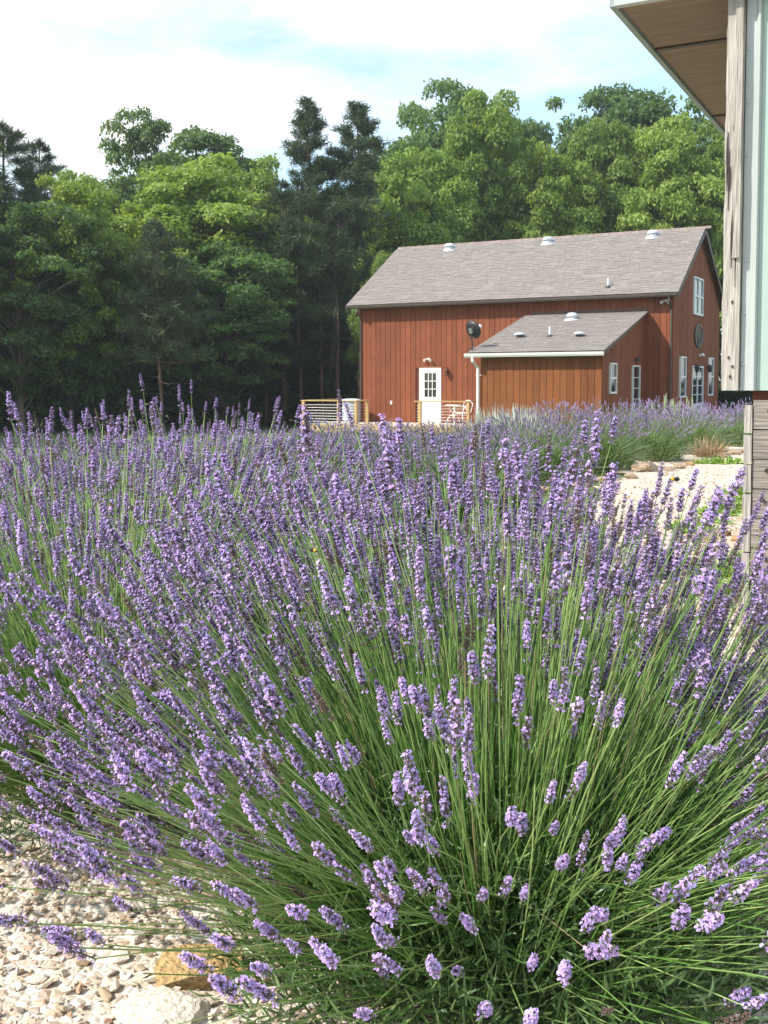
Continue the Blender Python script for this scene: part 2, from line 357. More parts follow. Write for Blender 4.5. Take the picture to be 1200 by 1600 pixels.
# siding boards ------------------------------------------------------
def boards_front(x0, x1, w, z0, z1, mat, bw=0.22, skip=()):
    x = x0; i = 0
    nb = max(1, round((x1-x0)/bw)); bw = (x1-x0)/nb
    for i in range(nb):
        a, b_ = x0+i*bw+.007, x0+(i+1)*bw-.007
        segs = [(z0, z1)]
        for (sx0, sx1, sz0, sz1) in skip:
            if b_ > sx0 and a < sx1:
                segs = [s_ for (u0, u1) in segs for s_ in ((u0, min(u1, sz0)), (max(u0, sz1), u1)) if s_[1]-s_[0] > .03]
        dy = random.uniform(0, .006)
        for (u0, u1) in segs: boxobj('siding_board', mat, barn, (a, w-.022-dy, u0, b_, w, u1))
def boards_side(s, y0, y1, z0, ztop, mat, bw=0.22, skip=()):
    nb = max(1, round((y1-y0)/bw)); bw = (y1-y0)/nb
    for i in range(nb):
        a, b_ = y0+i*bw+.007, y0+(i+1)*bw-.007
        zt0, zt1 = ztop(a), ztop(b_); dy = random.uniform(0, .006)
        cut = [k for k in skip if b_ > k[0] and a < k[1]]
        lo = [z0]; 
        segs = [(z0, None)]
        for (sy0, sy1, sz0, sz1) in sorted(cut, key=lambda k: k[2]):
            last = segs.pop(); segs += [(last[0], sz0), (sz1, None)]
        for (u0, u1) in segs:
            if u1 is not None:
                if u1-u0 > .03: boxobj('siding_board', mat, barn, (s, a, u0, s+.022+dy, b_, u1))
            else: m_ = MB(); m_.prism([(s, a, u0), (s, b_, u0), (s, b_, zt1), (s, a, zt0)], (.022+dy, 0, 0)); m_.build('siding_board', mat, barn)
d0, d1 = onwall(656, 575), onwall(690, 575)
DZ = -0.42; dtop = d0.z
doorhole = (d0.x, d1.x, DZ-.02, dtop)
boards_front(-BL, 0, 0, GZ, wt-.02, M['siding'], skip=[doorhole])
def gz(y): return min(wt-.02+slope*y, wt-.02+slope*(BW-y))-.0
gw = [(1083, 1098, 434, 493)]
def grect(x0, x1, y0, y1):
    a = ongable(x0, (y0+y1)/2).y; b_ = ongable(x1, (y0+y1)/2).y; yc = (x0+x1)/2
    return (a, b_, ongable(yc, y1).z, ongable(yc, y0).z)
GW = {'up': grect(1083, 1097.5, 434, 493), 'l': grect(1061.5, 1070.5, 557, 621), 'r': grect(1105.5, 1113.5, 559, 618), 'd': grect(1080, 1097, 572, 652)}
GW['d'] = (GW['d'][0], GW['d'][1], -.72, GW['d'][3])
boards_side(0, 0, BW, GZ, gz, M['siding'], skip=list(GW.values()))
# lean-to
ltop = lambda y: zl0+ls*(y+LD+LOE)-.12
lc = MB(); lc.prism([(LX0+.02, -LD+.02, GZ), (LX0+.02, -.02, GZ), (LX0+.02, -.02, ltop(0)), (LX0+.02, -LD+.02, ltop(-LD))], (LX1-LX0-.04, 0, 0)); lc.build('lean_to_wall', M['siding_dark'], barn)
boards_front(LX0, LX1, -LD, GZ, ltop(-LD), M['siding_orange'], bw=0.22)
def onlside(px, py): return Binv @ hit(px, py, Bmat @ Vector((LX1, 0, 0)), U)
def lrect(x0, x1, y0, y1): return (onlside(x0, y0).y, onlside(x1, y0).y, onlside((x0+x1)/2, y1).z, onlside((x0+x1)/2, y0).z)
LW = lrect(952.5, 962.5, 567, 615); LDr = lrect(988, 999, 571, 650); LDr = (LDr[0], LDr[1], -.72, LDr[3])
boards_side(LX1, -LD, -.03, GZ, ltop, M['siding'], skip=[LW, LDr])
boards_side(LX0-.024, -LD, -.03, GZ, ltop, M['siding'])
# corner boards
for (x, y) in ((-BL, 0), (0, 0)):
    m_ = MB(); m_.box(x-.03, y-.035, GZ, x+.08 if x else x+.035, y-.024, wt-.05); m_.build('corner_board', M['siding'], barn)
# roofs
def shingles(x0, x1, P0, d, nrm, length, name='shingles'):
    m_ = MB(); r = random.Random(3); rows = int(length/.14); d = Vector(d).normalized(); nrm = Vector(nrm).normalized()
    pal = [(.225, .195, .18), (.27, .235, .22), (.25, .22, .205), (.20, .175, .165), (.30, .265, .245), (.245, .215, .205)]
    for i in range(rows):
        x = x0-r.uniform(0, .3)
        while x < x1:
            wd = r.choice((.17, .25, .3, .34, .42)); a = max(x, x0); b_ = min(x+wd-.008, x1); x += wd
            if b_-a < .03: continue
            o = P0+d*(i*.14); th = r.choice((.007, .012, .016)); o2 = o+d*.20 if i < rows-1 else o+d*.14
            vs = [Vector((a, o.y, o.z))+nrm*th, Vector((b_, o.y, o.z))+nrm*th, Vector((b_, o2.y, o2.z))+nrm*.001, Vector((a, o2.y, o2.z))+nrm*.001,
                  Vector((a, o.y, o.z)), Vector((b_, o.y, o.z))]
            m_.add(vs, [(0, 1, 2, 3), (4, 5, 1, 0), (4, 0, 3), (5, 2, 1)], 0, r.choice(pal))
    m_.c = [(.13+a*.5, .111+b*.5, .098+c*.5) for a, b, c in m_.c]
    me = bpy.data.meshes.new(name); me.from_pydata([tuple(v) for v in m_.v], [], m_.f); me.materials.append(M['shingle'])
    a = me.attributes.new('Col', 'FLOAT_COLOR', 'POINT'); a.data.foreach_set('color', [x for c_ in m_.c for x in (*c_, 1)])
    return me
roof = MB(); th = .14
X0, X1 = -BL-OG-.25, OG
yb = BW+OE
roof.prism([(X0, -OE, ZE-.02), (X0, BW/2, ZR-.02), (X0, yb, ZE-.02), (X0, yb, ZE-th), (X0, BW/2, ZR-th-.05), (X0, -OE, ZE-th)], (X1-X0, 0, 0))
ro = roof.build('roof', M['trim_dark'], barn)
dd = Vector((0, 1, slope)); nr = Vector((0, -slope, 1)); Lr = math.hypot(BW/2+OE, ZR-ZE)
tag(link('shingles', shingles(X0-.02, X1+.02, Vector((0, -OE-.03, ZE-.005)), dd, nr, Lr+.0), ro), kind='stuff')
dd2 = Vector((0, -1, slope)); nr2 = Vector((0, slope, 1))
tag(link('shingles', shingles(X0-.02, X1+.02, Vector((0, yb+.03, ZE-.005)), dd2, nr2, Lr), ro), kind='stuff')
rc = MB()
for i in range(int((X1-X0)/.3)+1):
    a = X0+i*.3; rc.prism([(a, BW/2-.13, ZR-.075), (a, BW/2, ZR+.03+.006*(i % 2)), (a, BW/2+.13, ZR-.075)], (.29, 0, 0), 0, random.choice([(.25, .19, .17), (.30, .22, .20)]))
rc.build('ridge_cap', M['shingle'], ro, col=True)
g = MB(); g.prism([(X0, -OE-.03, ZE-.03), (X0, -OE-.13, ZE-.03), (X0, -OE-.12, ZE-.10), (X0, -OE-.09, ZE-.15), (X0, -OE-.03, ZE-.15)], (X1-X0, 0, 0)); g.build('gutter', M['gutter_brown'], barn)
def rake(x, sgn):
    m_ = MB(); m_.prism([(x, -OE-.02, ZE-.03), (x, BW/2, ZR-.03), (x, BW/2, ZR-.25), (x, -OE-.02, ZE-.2)], (sgn*.025, 0, 0)); m_.prism([(x, yb+.02, ZE-.03), (x, yb+.02, ZE-.2), (x, BW/2, ZR-.25), (x, BW/2, ZR-.03)], (sgn*.025, 0, 0)); m_.build('rake_board', M['trim_dark'], barn)
rake(X1, 1); rake(X0, -1)
# downspout on main corner
ds = MB(); ds.tube([(-.06, -OE-.08, ZE-.14), (-.06, -OE-.08, ZE-.28), (-.06, -.07, ZE-.55), (-.06, -.07, GZ+.1), (-.06, -.2, GZ+.03)], .04, 8); ds.build('downspout', M['trim_dark'], barn)
ds = MB(); ds.tube([(-BL+.06, -OE-.08, ZE-.14), (-BL+.06, -OE-.08, ZE-.24), (-BL+.0, -.07, ZE-.5), (-BL+.0, -.07, GZ+.1)], .035, 8); ds.build('downspout', M['trim_dark'], barn)
# lean-to roof
lx0, lx1 = LX0-.35, LX1+.12
lr = MB(); yl = -LD-LOE
lr.prism([(lx0, yl, zl0-.02), (lx0, -.03, zl1-.02), (lx0, -.03, zl1-.12), (lx0, yl, zl0-.12)], (lx1-lx0, 0, 0)); lro = lr.build('lean_to_roof', M['trim_dark'], barn)
tag(link('shingles', shingles(lx0-.02, lx1+.02, Vector((0, yl-.03, zl0-.005)), Vector((0, 1, ls)), Vector((0, -ls, 1)), math.hypot(LD+LOE, zl1-zl0)), lro), kind='stuff')
fl = MB(); fl.box(lx0+.2, -.05, zl1+.0, lx1, -.026, zl1+.10); fl.build('roof_top_strip', M['trim_dark'], lro)  # dark strip along the wall at the top of the lean-to roof
g = MB(); g.prism([(lx0-.1, yl-.035, zl0-.04), (lx0-.1, yl-.14, zl0-.04), (lx0-.1, yl-.13, zl0-.11), (lx0-.1, yl-.10, zl0-.165), (lx0-.1, yl-.035, zl0-.165)], (lx1-lx0+.12, 0, 0)); g.build('gutter', M['white'], barn)
dx = onwall(744, 570, -LD-.1).x
ds = MB(); ds.tube([(dx-.04, yl-.08, zl0-.16), (dx-.03, yl-.08, zl0-.28), (dx+.06, -LD-.09, zl0-.5), (dx+.06, -LD-.09, GZ+.15), (dx+.06, -LD-.3, GZ+.08)], .05, 10); ds.box(dx-.02, -LD-.09, zl0-.75, dx+.16, -LD-.02, zl0-.72); ds.build('downspout', M['white'], barn)
# white door on main wall
W_ = d1.x-d0.x
dr = MB(); x0, x1 = d0.x, d1.x
fr = .055
dr.box(x0, -.05, DZ, x0+fr, 0, dtop); dr.box(x1-fr, -.05, DZ, x1, 0, dtop); dr.box(x0+fr, -.05, dtop-fr, x1-fr, 0, dtop)
do = dr.build('door', M['white'], barn)
lf = MB(); a0, a1 = x0+fr+.005, x1-fr-.005; lw = a1-a0; gx0, gx1 = a0+lw*.19, a1-lw*.19; gz1 = dtop-.20; gz0 = gz1-.92
lf.box(a0, -.035, DZ+.01, gx0, 0.0, dtop-fr-.005); lf.box(gx1, -.035, DZ+.01, a1, 0, dtop-fr-.005); lf.box(gx0, -.035, gz1, gx1, 0, dtop-fr-.005); lf.box(gx0, -.035, DZ+.01, gx1, 0, gz0)
lf.box(gx0+.03, -.045, DZ+.2, (gx0+gx1)/2-.03, -.036, gz0-.12); lf.box((gx0+gx1)/2+.03, -.045, DZ+.2, gx1-.03, -.036, gz0-.12)
lf.build('door_leaf', M['white'], do)
mu = MB()
for k in (1, 2):
    xm = gx0+(gx1-gx0)*k/3; mu.box(xm-.014, -.034, gz0, xm+.014, -.012, gz1); zm = gz0+(gz1-gz0)*k/3; mu.box(gx0, -.0345, zm-.014, gx1, -.0115, zm+.014)
mu.build('muntin', M['white'], do)
for i in range(3):
    for j in range(3):
        boxobj('pane', M['glass'], do, (gx0+(gx1-gx0)*i/3, -.008, gz0+(gz1-gz0)*j/3, gx0+(gx1-gx0)*(i+1)/3-.002, -.004, gz0+(gz1-gz0)*(j+1)/3-.002))
hk = MB(); hk.lathe([(.0, 0), (.02, 0), (.012, .02), (.028, .04), (.028, .06), (0, .07)], 10, T=Matrix.Translation((a1-.07, -.036, DZ+.97)) @ Matrix.Rotation(PI/2, 4, 'X')); hk.build('handle', M['cable'], do)
hd = MB(); hd.box(x0-.08, -.045, dtop+.004, x1+.08, -.0, dtop+.07); hd.build('door_header', M['siding'], barn)
# wall lantern by the door
p = onwall(698, 583, -.1)
ln = MB(); T = Matrix.Translation((p.x, -.15, p.z))
ln.lathe([(0, .20), (.03, .19), (.10, .10), (.105, .085), (.02, .08)], 8, 0, T); ln.lathe([(.055, .08), (.07, -.08), (.03, -.12), (0, -.14)], 8, 0, T); ln.tube([(p.x, -.02, p.z+.1), (p.x, -.08, p.z+.22), (p.x, -.15, p.z+.2)], .012, 6); ln.box(p.x-.05, -.035, p.z, p.x+.05, -.023, p.z+.2)
lo = ln.build('wall_lantern', M['copper'], barn)
lp = MB(); lp.lathe([(.052, .07), (.064, -.07)], 8, 0, T); lp.build('lamp_glass', plain('lamp_glass', (.45, .36, .26), .2), lo)
# flood lights
def flood(px, py, on, mat, parent=barn, gable=False):
    p = on(px, py); m_ = MB()
    if not gable:
        m_.lathe([(0, 0), (.05, 0), (.05, .03), (0, .03)], 10, 0, Matrix.Translation((p.x, -.025, p.z)) @ Matrix.Rotation(PI/2, 4, 'X'))
        for s_ in (-1, 1):
            m_.lathe([(.0, -.05), (.03, -.04), (.04, .02), (.065, .09), (.05, .085), (0, .08)], 10, 0, Matrix.Translation((p.x+s_*.09, -.10, p.z-.02)) @ Matrix.Rotation(R(s_*35), 4, 'Z') @ Matrix.Rotation(R(118), 4, 'X'))
            m_.tube([(p.x, -.05, p.z), (p.x+s_*.08, -.08, p.z-.01)], .014, 6)
    else:
        m_.lathe([(0, 0), (.05, 0), (.05, .03), (0, .03)], 10, 0, Matrix.Translation((.024, p.y, p.z)) @ Matrix.Rotation(PI/2, 4, 'Y'))
        for s_ in (-1, 1):
            m_.lathe([(.0, -.05), (.03, -.04), (.04, .02), (.065, .09), (.05, .085), (0, .08)], 10, 0, Matrix.Translation((.11, p.y+s_*.12, p.z-.02)) @ Matrix.Rotation(R(60), 4, 'Y') @ Matrix.Rotation(R(s_*25), 4, 'X'))
            m_.tube([(.05, p.y, p.z), (.09, p.y+s_*.1, p.z-.01)], .014, 6)
    return m_.build('floodlight', mat, parent)
flood(670, 561, onwall, M['white']); flood(1041, 470, onwall, M['white']); flood(1091, 555, ongable, M['white'], gable=True)
p = onwall(612, 629); boxobj('outlet_box', M['white'], barn, (p.x-.04, -.05, p.z-.07, p.x+.04, -.028, p.z+.07))
# windows in gable and lean-to
def sidewin(s, rc_, cols=1, rows=2, mat=None, name='window', panel=0.0):
    y0, y1, z0, z1 = rc_; mat = mat or M['white_blue']; f = .05 if cols == 1 else .06
    m_ = MB(); m_.box(s-.02, y0, z0, s+.05, y0+f, z1); m_.box(s-.02, y1-f, z0, s+.05, y1, z1); m_.box(s-.02, y0+f, z1-f, s+.05, y1-f, z1); m_.box(s-.02, y0+f, z0, s+.06, y1-f, z0+f*1.2)
    o = m_.build(name, mat, barn)
    zp = z0+f*1.2
    if panel:
        zq = z0+(z1-z0)*panel; pm = MB(); pm.box(s-.015, y0+f, zp, s+.02, y1-f, zq)
        for c_ in range(cols):
            a = y0+f+(y1-y0-2*f)*c_/cols; b_ = y0+f+(y1-y0-2*f)*(c_+1)/cols; pm.box(s+.021, a+.06, zp+.08, s+.03, b_-.06, zq-.06)
        pm.build('door_panel', mat, o); zp = zq
    bars = MB()
    for c_ in range(1, cols): ym = y0+(y1-y0)*c_/cols; bars.box(s-.018, ym-.05, zp, s+.04, ym+.05, z1-f)
    for r_ in range(1, rows): zm = zp+(z1-f-zp)*r_/rows; hb = .035 if rows == 2 else .012; bars.box(s-.018, y0+f, zm-hb, s+.038, y1-f, zm+hb)
    bars.build('sash_bar', mat, o)
    for c_ in range(cols):
        for r_ in range(rows):
            a = y0+f+(y1-y0-2*f)*c_/cols; b_ = y0+f+(y1-y0-2*f)*(c_+1)/cols; za = zp+(z1-f-zp)*r_/rows; zb = zp+(z1-f-zp)*(r_+1)/rows
            boxobj('pane', M['glass'], o, (s+.002, a+.002, za+.002, s+.008, b_-.002, zb-.002))
    return o
sidewin(0, GW['up'], 2, 2); sidewin(0, GW['l'], 1, 2); sidewin(0, GW['r'], 1, 2)
sidewin(0, GW['d'], 2, 4, name='double_door', panel=.42); sidewin(LX1, LW, 1, 2, M['white']); sidewin(LX1, LDr, 1, 4, M['white'], name='side_door', panel=.38)
p = onlside(993, 562); boxobj('door_light', M['black'], barn, (LX1+.024, p.y-.18, p.z-.07, LX1+.09, p.y+.18, p.z+.07))
# oval plaque on gable
p = ongable(1089.5, 525); hy = (ongable(1095.5, 525).y-ongable(1083, 525).y)/2; hz = (ongable(1089, 508).z-ongable(1089, 545).z)/2
pl = MB(); T = Matrix.Translation((.03, p.y, p.z)) @ Matrix(((0, 0, 1, 0), (hy, 0, 0, 0), (0, hz, 0, 0), (0, 0, 0, 1)))
pl.lathe([(.84, .0), (.86, .05), (1, .05), (1, 0)], 28, 0, T); po = pl.build('wreath_plaque', M['black'], barn)
pm = MB(); pm.lathe([(0, .02), (.84, .02)], 28, 0, T); pm.build('plaque_field', plain('plaque_field', (.16, .055, .03), .7), po)
pb = MB(); pb.box(.045, p.y-hy*.8, p.z-hz*.25, .07, p.y+hy*.8, p.z+hz*.3); pb.lathe([(0, .06), (.36, .06), (.36, .02)], 14, 0, Matrix.Translation((.0, 0, -hz*.62)) @ T @ Matrix.Scale(1, 4)); pb.build('plaque_band', plain('plaque_band', (.045, .05, .03), .7), po)
for px in (1082.5, 1102.5):
    p = ongable(px, 577); m_ = MB(); T = Matrix.Translation((.16, p.y, p.z)); m_.lathe([(0, .2), (.1, .1), (.1, .08), (.07, -.1), (0, -.14)], 8, 0, T); m_.tube([(.02, p.y, p.z+.05), (.08, p.y, p.z+.2), (.16, p.y, p.z+.18)], .012, 6); m_.build('wall_lantern', M['black'], barn)
# roof vents
def vent(p, tilt, kind):
    m_ = MB(); T = Matrix.Translation(p) @ Matrix.Scale(1, 4)
    if kind == 'dome':
        m_.lathe([(.17, -.06), (.16, .09)], 14, 1, T); m_.lathe([(.20, .08), (.215, .10), (.20, .17), (.13, .225), (0, .245)], 16, 0, T); Tb = T @ Matrix.Rotation(math.atan(tilt), 4, 'X'); m_.box(-.24, -.24, .012, .24, .24, .022, 0, Tb)
        return m_.build('roof_vent', [M['vent'], M['vent']], barn, smooth=True)
    if kind == 'flat':
        m_.lathe([(.11, -.05), (.11, .08)], 14, 1, T); m_.lathe([(.17, .07), (.19, .09), (.16, .14), (0, .17)], 16, 0, T)
        return m_.build('roof_vent', [M['vent'], M['ventdark']], barn, smooth=True)
    m_.tube([p+Vector((0, 0, -.05)), p+Vector((0, 0, .34))], .035, 10); m_.lathe([(.12, -.03), (.10, .04), (.04, .07)], 12, 1, T)
    return m_.build('vent_pipe', [M['white'], M['ventdark']], barn)
def onlroof(px, py): return Binv @ hit(px, py, Bmat @ Vector((0, yl, zl0)), Bmat.to_3x3() @ Vector((0, -ls, 1)))
for px, py in ((702.5, 389), (856, 379), (1020, 369)): vent(onroof(px, py), slope, 'dome')
vent(onroof(950, 449), slope, 'pipe')
vent(onlroof(894, 499), ls, 'dome'); vent(onlroof(812, 527), ls, 'flat'); vent(onlroof(905, 526), ls, 'flat'); vent(onlroof(859, 526), ls, 'pipe')
# satellite dish stands on the lean-to roof
p = onlroof(738, 547); pw = Bmat @ p
dish = empty('satellite_dish', pw, -BA, 'round black satellite dish on a bent mast at the corner of the lean-to roof', 'satellite dish')
m_ = MB(); m_.tube([(0, 0, -.02), (0, .0, .22), (-.10, .03, .55)], .022, 8); m_.tube([(-.12, -.08, 0), (0, 0, .12)], .014, 6); m_.tube([(.14, -.06, 0), (0, 0, .12)], .014, 6); m_.box(-.07, -.05, -.005, .07, .05, .012)
m_.build('mast', M['black'], dish)
Td = Matrix.Translation((-.06, -.02, .62)) @ Matrix.Rotation(R(18), 4, 'Y') @ Matrix.Rotation(R(-102), 4, 'X') @ Matrix.Rotation(R(35), 4, 'Z')
Td = Matrix.Translation((-.02, .0, .64)) @ Vector((.3, .9, .35)).normalized().to_track_quat('Z', 'Y').to_matrix().to_4x4()
m_ = MB(); m_.lathe([(0, 0), (.10, .006), (.2, .03), (.31, .075), (.305, .085), (.2, .045), (.1, .02), (0, .012)], 24, 0, Td); m_.build('dish', M['black'], dish, smooth=True)
m_ = MB(); m_.tube([Td @ Vector((0, -.28, .06)), Td @ Vector((0, -.25, .3)), Td @ Vector((0, -.05, .42))], .014, 6); m_.build('feed_arm', M['cable'], dish)
m_ = MB(); m_.lathe([(0, -.05), (.05, -.04), (.07, .03), (.04, .08), (0, .09)], 12, 0, Matrix.Translation(Td @ Vector((0, -.03, .42)))); m_.build('receiver', M['white'], dish)
m_ = MB(); m_.box(-.06, -.08, -.08, .06, .08, -.01, 0, Td); m_.build('bracket', M['cable'], dish)

# ================================================================ DECK
DW = 3.0
deck = empty('deck', (BC.x, BC.y, 0), -BA, 'raised wooden deck with posts and cable railing in front of the red barn wall', 'deck')
sA = onwall(473, 640, -DW).x; sB = onwall(555, 640, -DW).x; sC = onwall(655, 640, -DW).x; sD = onwall(731, 640, -DW).x
sR = min(LX0-.05, sD+.12)
k = 0; yy = -DW
while yy < -.06:
    boxobj('deck_board', M['deckwood'], deck, (sA-.05, yy, DZ-.035, sR, min(yy+.135, -.055), DZ)); yy += .142
boxobj('fascia', M['pine'], deck, (sA-.05, -DW-.035, DZ-.28, sR, -DW-.003, DZ-.005)); boxobj('fascia', M['pine'], deck, (sA-.085, -DW, DZ-.28, sA-.054, -.06, DZ-.005))
RZ = DZ+.93-.02
def post(x, y, h=RZ): boxobj('post', M['pine'], deck, (x-.05, y-.05, DZ-.4, x+.05, y+.05, h-.04))
def rail(x0, y0, x1, y1):
    d = Vector((x1-x0, y1-y0, 0)); L_ = d.length; an = math.atan2(d.y, d.x); T = Matrix.Translation((x0, y0, 0)) @ Matrix.Rotation(an, 4, 'Z')
    m_ = MB(); m_.box(-.08, -.07, RZ-.038, L_+.08, .07, RZ, 0, T); m_.build('handrail', M['pine'], deck)
    for i in range(7):
        z = DZ+.1+i*.105; m_ = MB(); m_.tube([(x0, y0, z), (x1, y1, z)], .006, 5); m_.build('cable', M['cable'], deck)
fy = -DW+.06
for x in (sA, sB, sC, sD): post(x, fy)
xE = onwall(527, 640, -.4).x; xF = onwall(574, 640, -1.9).x
post(sA, -.3); post(xF, -1.9)
rail(sA, fy, sB, fy); rail(sC-.12, fy, sD+.05, fy); rail(sA, fy+.1, sA, -.3); rail(sB, fy+.1, xF, -1.9)
post(sD+.0, -1.6); rail(sD, fy+.1, sD, -1.6)
def deckpt(px, depth_w): v = onwall(px, 640, -depth_w); return Bmat @ Vector((v.x, -depth_w, DZ))
# round lidded tub
tb = empty('round_tub', deckpt(549, .8), 0, 'large round white lidded tub on the left end of the deck behind the rail', 'tub')
m_ = MB(); m_.lathe([(0, 0), (.33, 0), (.36, .08), (.36, .80), (.34, .84)], 24); m_.build('body', plain('tub_grey', (.40, .43, .48), .5), tb, smooth=False)
m_ = MB(); m_.lathe([(.39, .83), (.40, .86), (.35, .90), (.2, .93), (0, .935)], 24); m_.build('lid', M['white'], tb)
# patio chair and table
ch = empty('patio_chair', deckpt(723, 1.5), R(-50), 'white scrolled metal patio chair at the right end of the deck behind the rail', 'chair')
def arc(cx, cy, cz, r, a0, a1, n=10, plane='XZ', el=1): return [(cx+r*math.cos(R(a0+(a1-a0)*i/n)), cy, cz+el*r*math.sin(R(a0+(a1-a0)*i/n))) for i in range(n+1)]
m_ = MB(); m_.lathe([(0, .42), (.23, .42), (.24, .44), (.22, .455), (0, .455)], 20); m_.build('seat', M['white'], ch)
m_ = MB(); m_.tube([(-.2, .2, .44), (-.23, .26, .65)]+arc(0, .28, .72, .24, 180, 0, 12, el=.75)+[(.23, .26, .65), (.2, .2, .44)], .02, 6)
m_.tube(arc(0, .27, .66, .12, 0, 360, 14, el=1.2), .013, 6); m_.tube([(0, .24, .45), (0, .27, .9)], .013, 6); m_.tube([(-.22, .26, .66), (.22, .26, .66)], .013, 6); m_.build('backrest', M['white'], ch)
for sx in (-1, 1):
    for sy in (-1, 1):
        m_ = MB(); m_.tube([(sx*.17, sy*.17, .43), (sx*.24, sy*.23, .25), (sx*.2, sy*.2, .08), (sx*.27, sy*.26, .012)], .018, 6); m_.build('leg', M['white'], ch)
    m_ = MB(); m_.tube([(sx*.24, .24, .66), (sx*.29, .0, .68), (sx*.27, -.18, .64), (sx*.2, -.18, .44)], .016, 6); m_.build('armrest', M['white'], ch)
tbl = empty('patio_table', deckpt(709, 1.1), R(10), 'small white pedestal patio table with curved legs on the deck beside the chair', 'table')
m_ = MB(); m_.lathe([(0, .69), (.3, .69), (.31, .71), (.3, .73), (0, .73)], 24); m_.build('tabletop', M['white'], tbl)
m_ = MB(); m_.lathe([(.03, .69), (.06, .6), (.025, .5), (.045, .35), (.03, .25), (0, .24)], 10); m_.build('pedestal', M['white'], tbl)
for k in range(3):
    a = R(20+120*k); m_ = MB(); m_.tube([(math.cos(a)*r_, math.sin(a)*r_, z_) for r_, z_ in ((.02, .32), (.14, .34), (.24, .2), (.3, .05), (.38, .012))], .02, 6); m_.build('leg', M['white'], tbl)
    m_ = MB(); m_.tube([(math.cos(a)*r_, math.sin(a)*r_, z_) for r_, z_ in ((.03, .45), (.13, .5), (.2, .6), (.14, .68), (.22, .69))], .014, 6); m_.build('scroll', M['white'], tbl)

# ================================================================ NEAR SHED
SA = math.atan2(0.5236, 1.0); P0 = at(1129, 600, 5.0)
SH = empty('pole_shed', (P0.x, P0.y, 0), -SA, 'pale mint metal sided shed corner with plywood soffit and weathered corner board on the right', 'shed')
Smat = Matrix.Translation((P0.x, P0.y, 0)) @ Matrix.Rotation(-SA, 4, 'Z'); Sinv = Smat.inverted()
Hs = 3.0
e1 = Sinv @ hit(950, 0, (0, 0, Hs), (0, 0, 1)); e2 = Sinv @ hit(1127, 205, (0, 0, Hs), (0, 0, 1)); ex = (e1.x+e2.x)/2
zb = (Smat.inverted() @ hit(1145, 610, P0, Smat.to_3x3() @ Vector((0, 1, 0)))).z
def sx_at(px, y=0.0): return (Sinv @ hit(px, 400, Smat @ Vector((0, y, 0)), Smat.to_3x3() @ Vector((0, 1, 0)))).x
bw_ = sx_at(1159); M['weather'] = woodmat('weathered_board', (0.52, 0.48, 0.43), (0.27, 0.235, 0.20), scale=13, bump=1.0)
M['weatherh'] = woodmat('weathered_timber', (0.34, 0.30, 0.26), (0.12, 0.10, 0.085), axis='X', scale=11, bump=1.0)
M['mint'] = plain('mint_metal', (0.38, 0.49, 0.43), 0.4, var=0.05, scale=3)
M['mintw'] = plain('mint_trim', (0.44, 0.47, 0.45), 0.4, var=0.04, scale=3)
M['ply'] = plain('plywood_soffit', (0.30, 0.20, 0.145), 0.8, var=0.15, scale=4, stretch=(1, 6, 1))
M['fascia'] = plain('painted_fascia', (0.30, 0.34, 0.33), 0.5, var=0.08)
# corner board: wavy left edge (subdivided)
def wavy_board(x0, x1, y0, y1, z0, z1, amp=.004, n=46, seed=1):
    V = []; F = []; r = random.Random(seed)
    for i in range(n+1):
        z = z0+(z1-z0)*i/n; dl = amp*mnoise.noise((0, seed, z*5))+amp*.5*mnoise.noise((3, seed, z*17)); dr_ = amp*.5*mnoise.noise((9, seed, z*7))
        xs_ = [x0+dl]+[x0+(x1-x0)*k/5+amp*.5*mnoise.noise((k, seed, z*4)) for k in range(1, 5)]+[x1+dr_]
        for k, x in enumerate(xs_): V.append((x, y0+(.0 if k not in (2, 3) else -.0)+amp*.9*mnoise.noise((k*3.1, seed, z*6)), z))
        for x in reversed(xs_): V.append((x, y1, z))
    m_ = 12
    for i in range(n):
        for k in range(m_): F.append((i*m_+k, i*m_+(k+1) % m_, (i+1)*m_+(k+1) % m_, (i+1)*m_+k))
    F.append(tuple(range(m_-1, -1, -1))); F.append(tuple(n*m_+k for k in range(m_)))
    mb = MB(); mb.add(V, F); return mb
cb = wavy_board(0, bw_, -.04, .0, zb, Hs+.04, .006).build('corner_board', M['weather'], SH)
# cracks and knots on the board as real recess-like dark slivers
def zat(py): return P0.z + 0 if False else (Sinv @ hit(1145, py, P0, Smat.to_3x3() @ Vector((0, 1, 0)))).z
for (fx, py0, py1, wd) in ((.62, 20, 45, .004), (.5, 195, 212, .005), (.12, 208, 300, .004), (.22, 235, 330, .005), (.30, 262, 300, .004), (.45, 330, 420, .006), (.70, 360, 450, .004), (.55, 470, 476, .006), (.4, 556, 562, .006), (.62, 570, 575, .007), (.5, 585, 592, .006)):
    m_ = MB(); za, zc = zat(py1), zat(py0); x = bw_*fx
    m_.prism([(x, -.0455, za), (x+wd, -.0455, (za+zc)/2), (x+wd*.6, -.0455, zc), (x-wd*.5, -.0455, (za*.4+zc*.6))], (0, .006, 0)); m_.build('crack', plain('crack_dark', (.05, .038, .03), .9) if 'crack_dark' not in bpy.data.materials else bpy.data.materials['crack_dark'], cb)
# raised remains of bark strip (lighter strip low on the board)
wavy_board(bw_*.55, bw_*.97, -.058, -.046, zat(405), Hs, .004, seed=5).build('face_strip', M['weather'], cb)
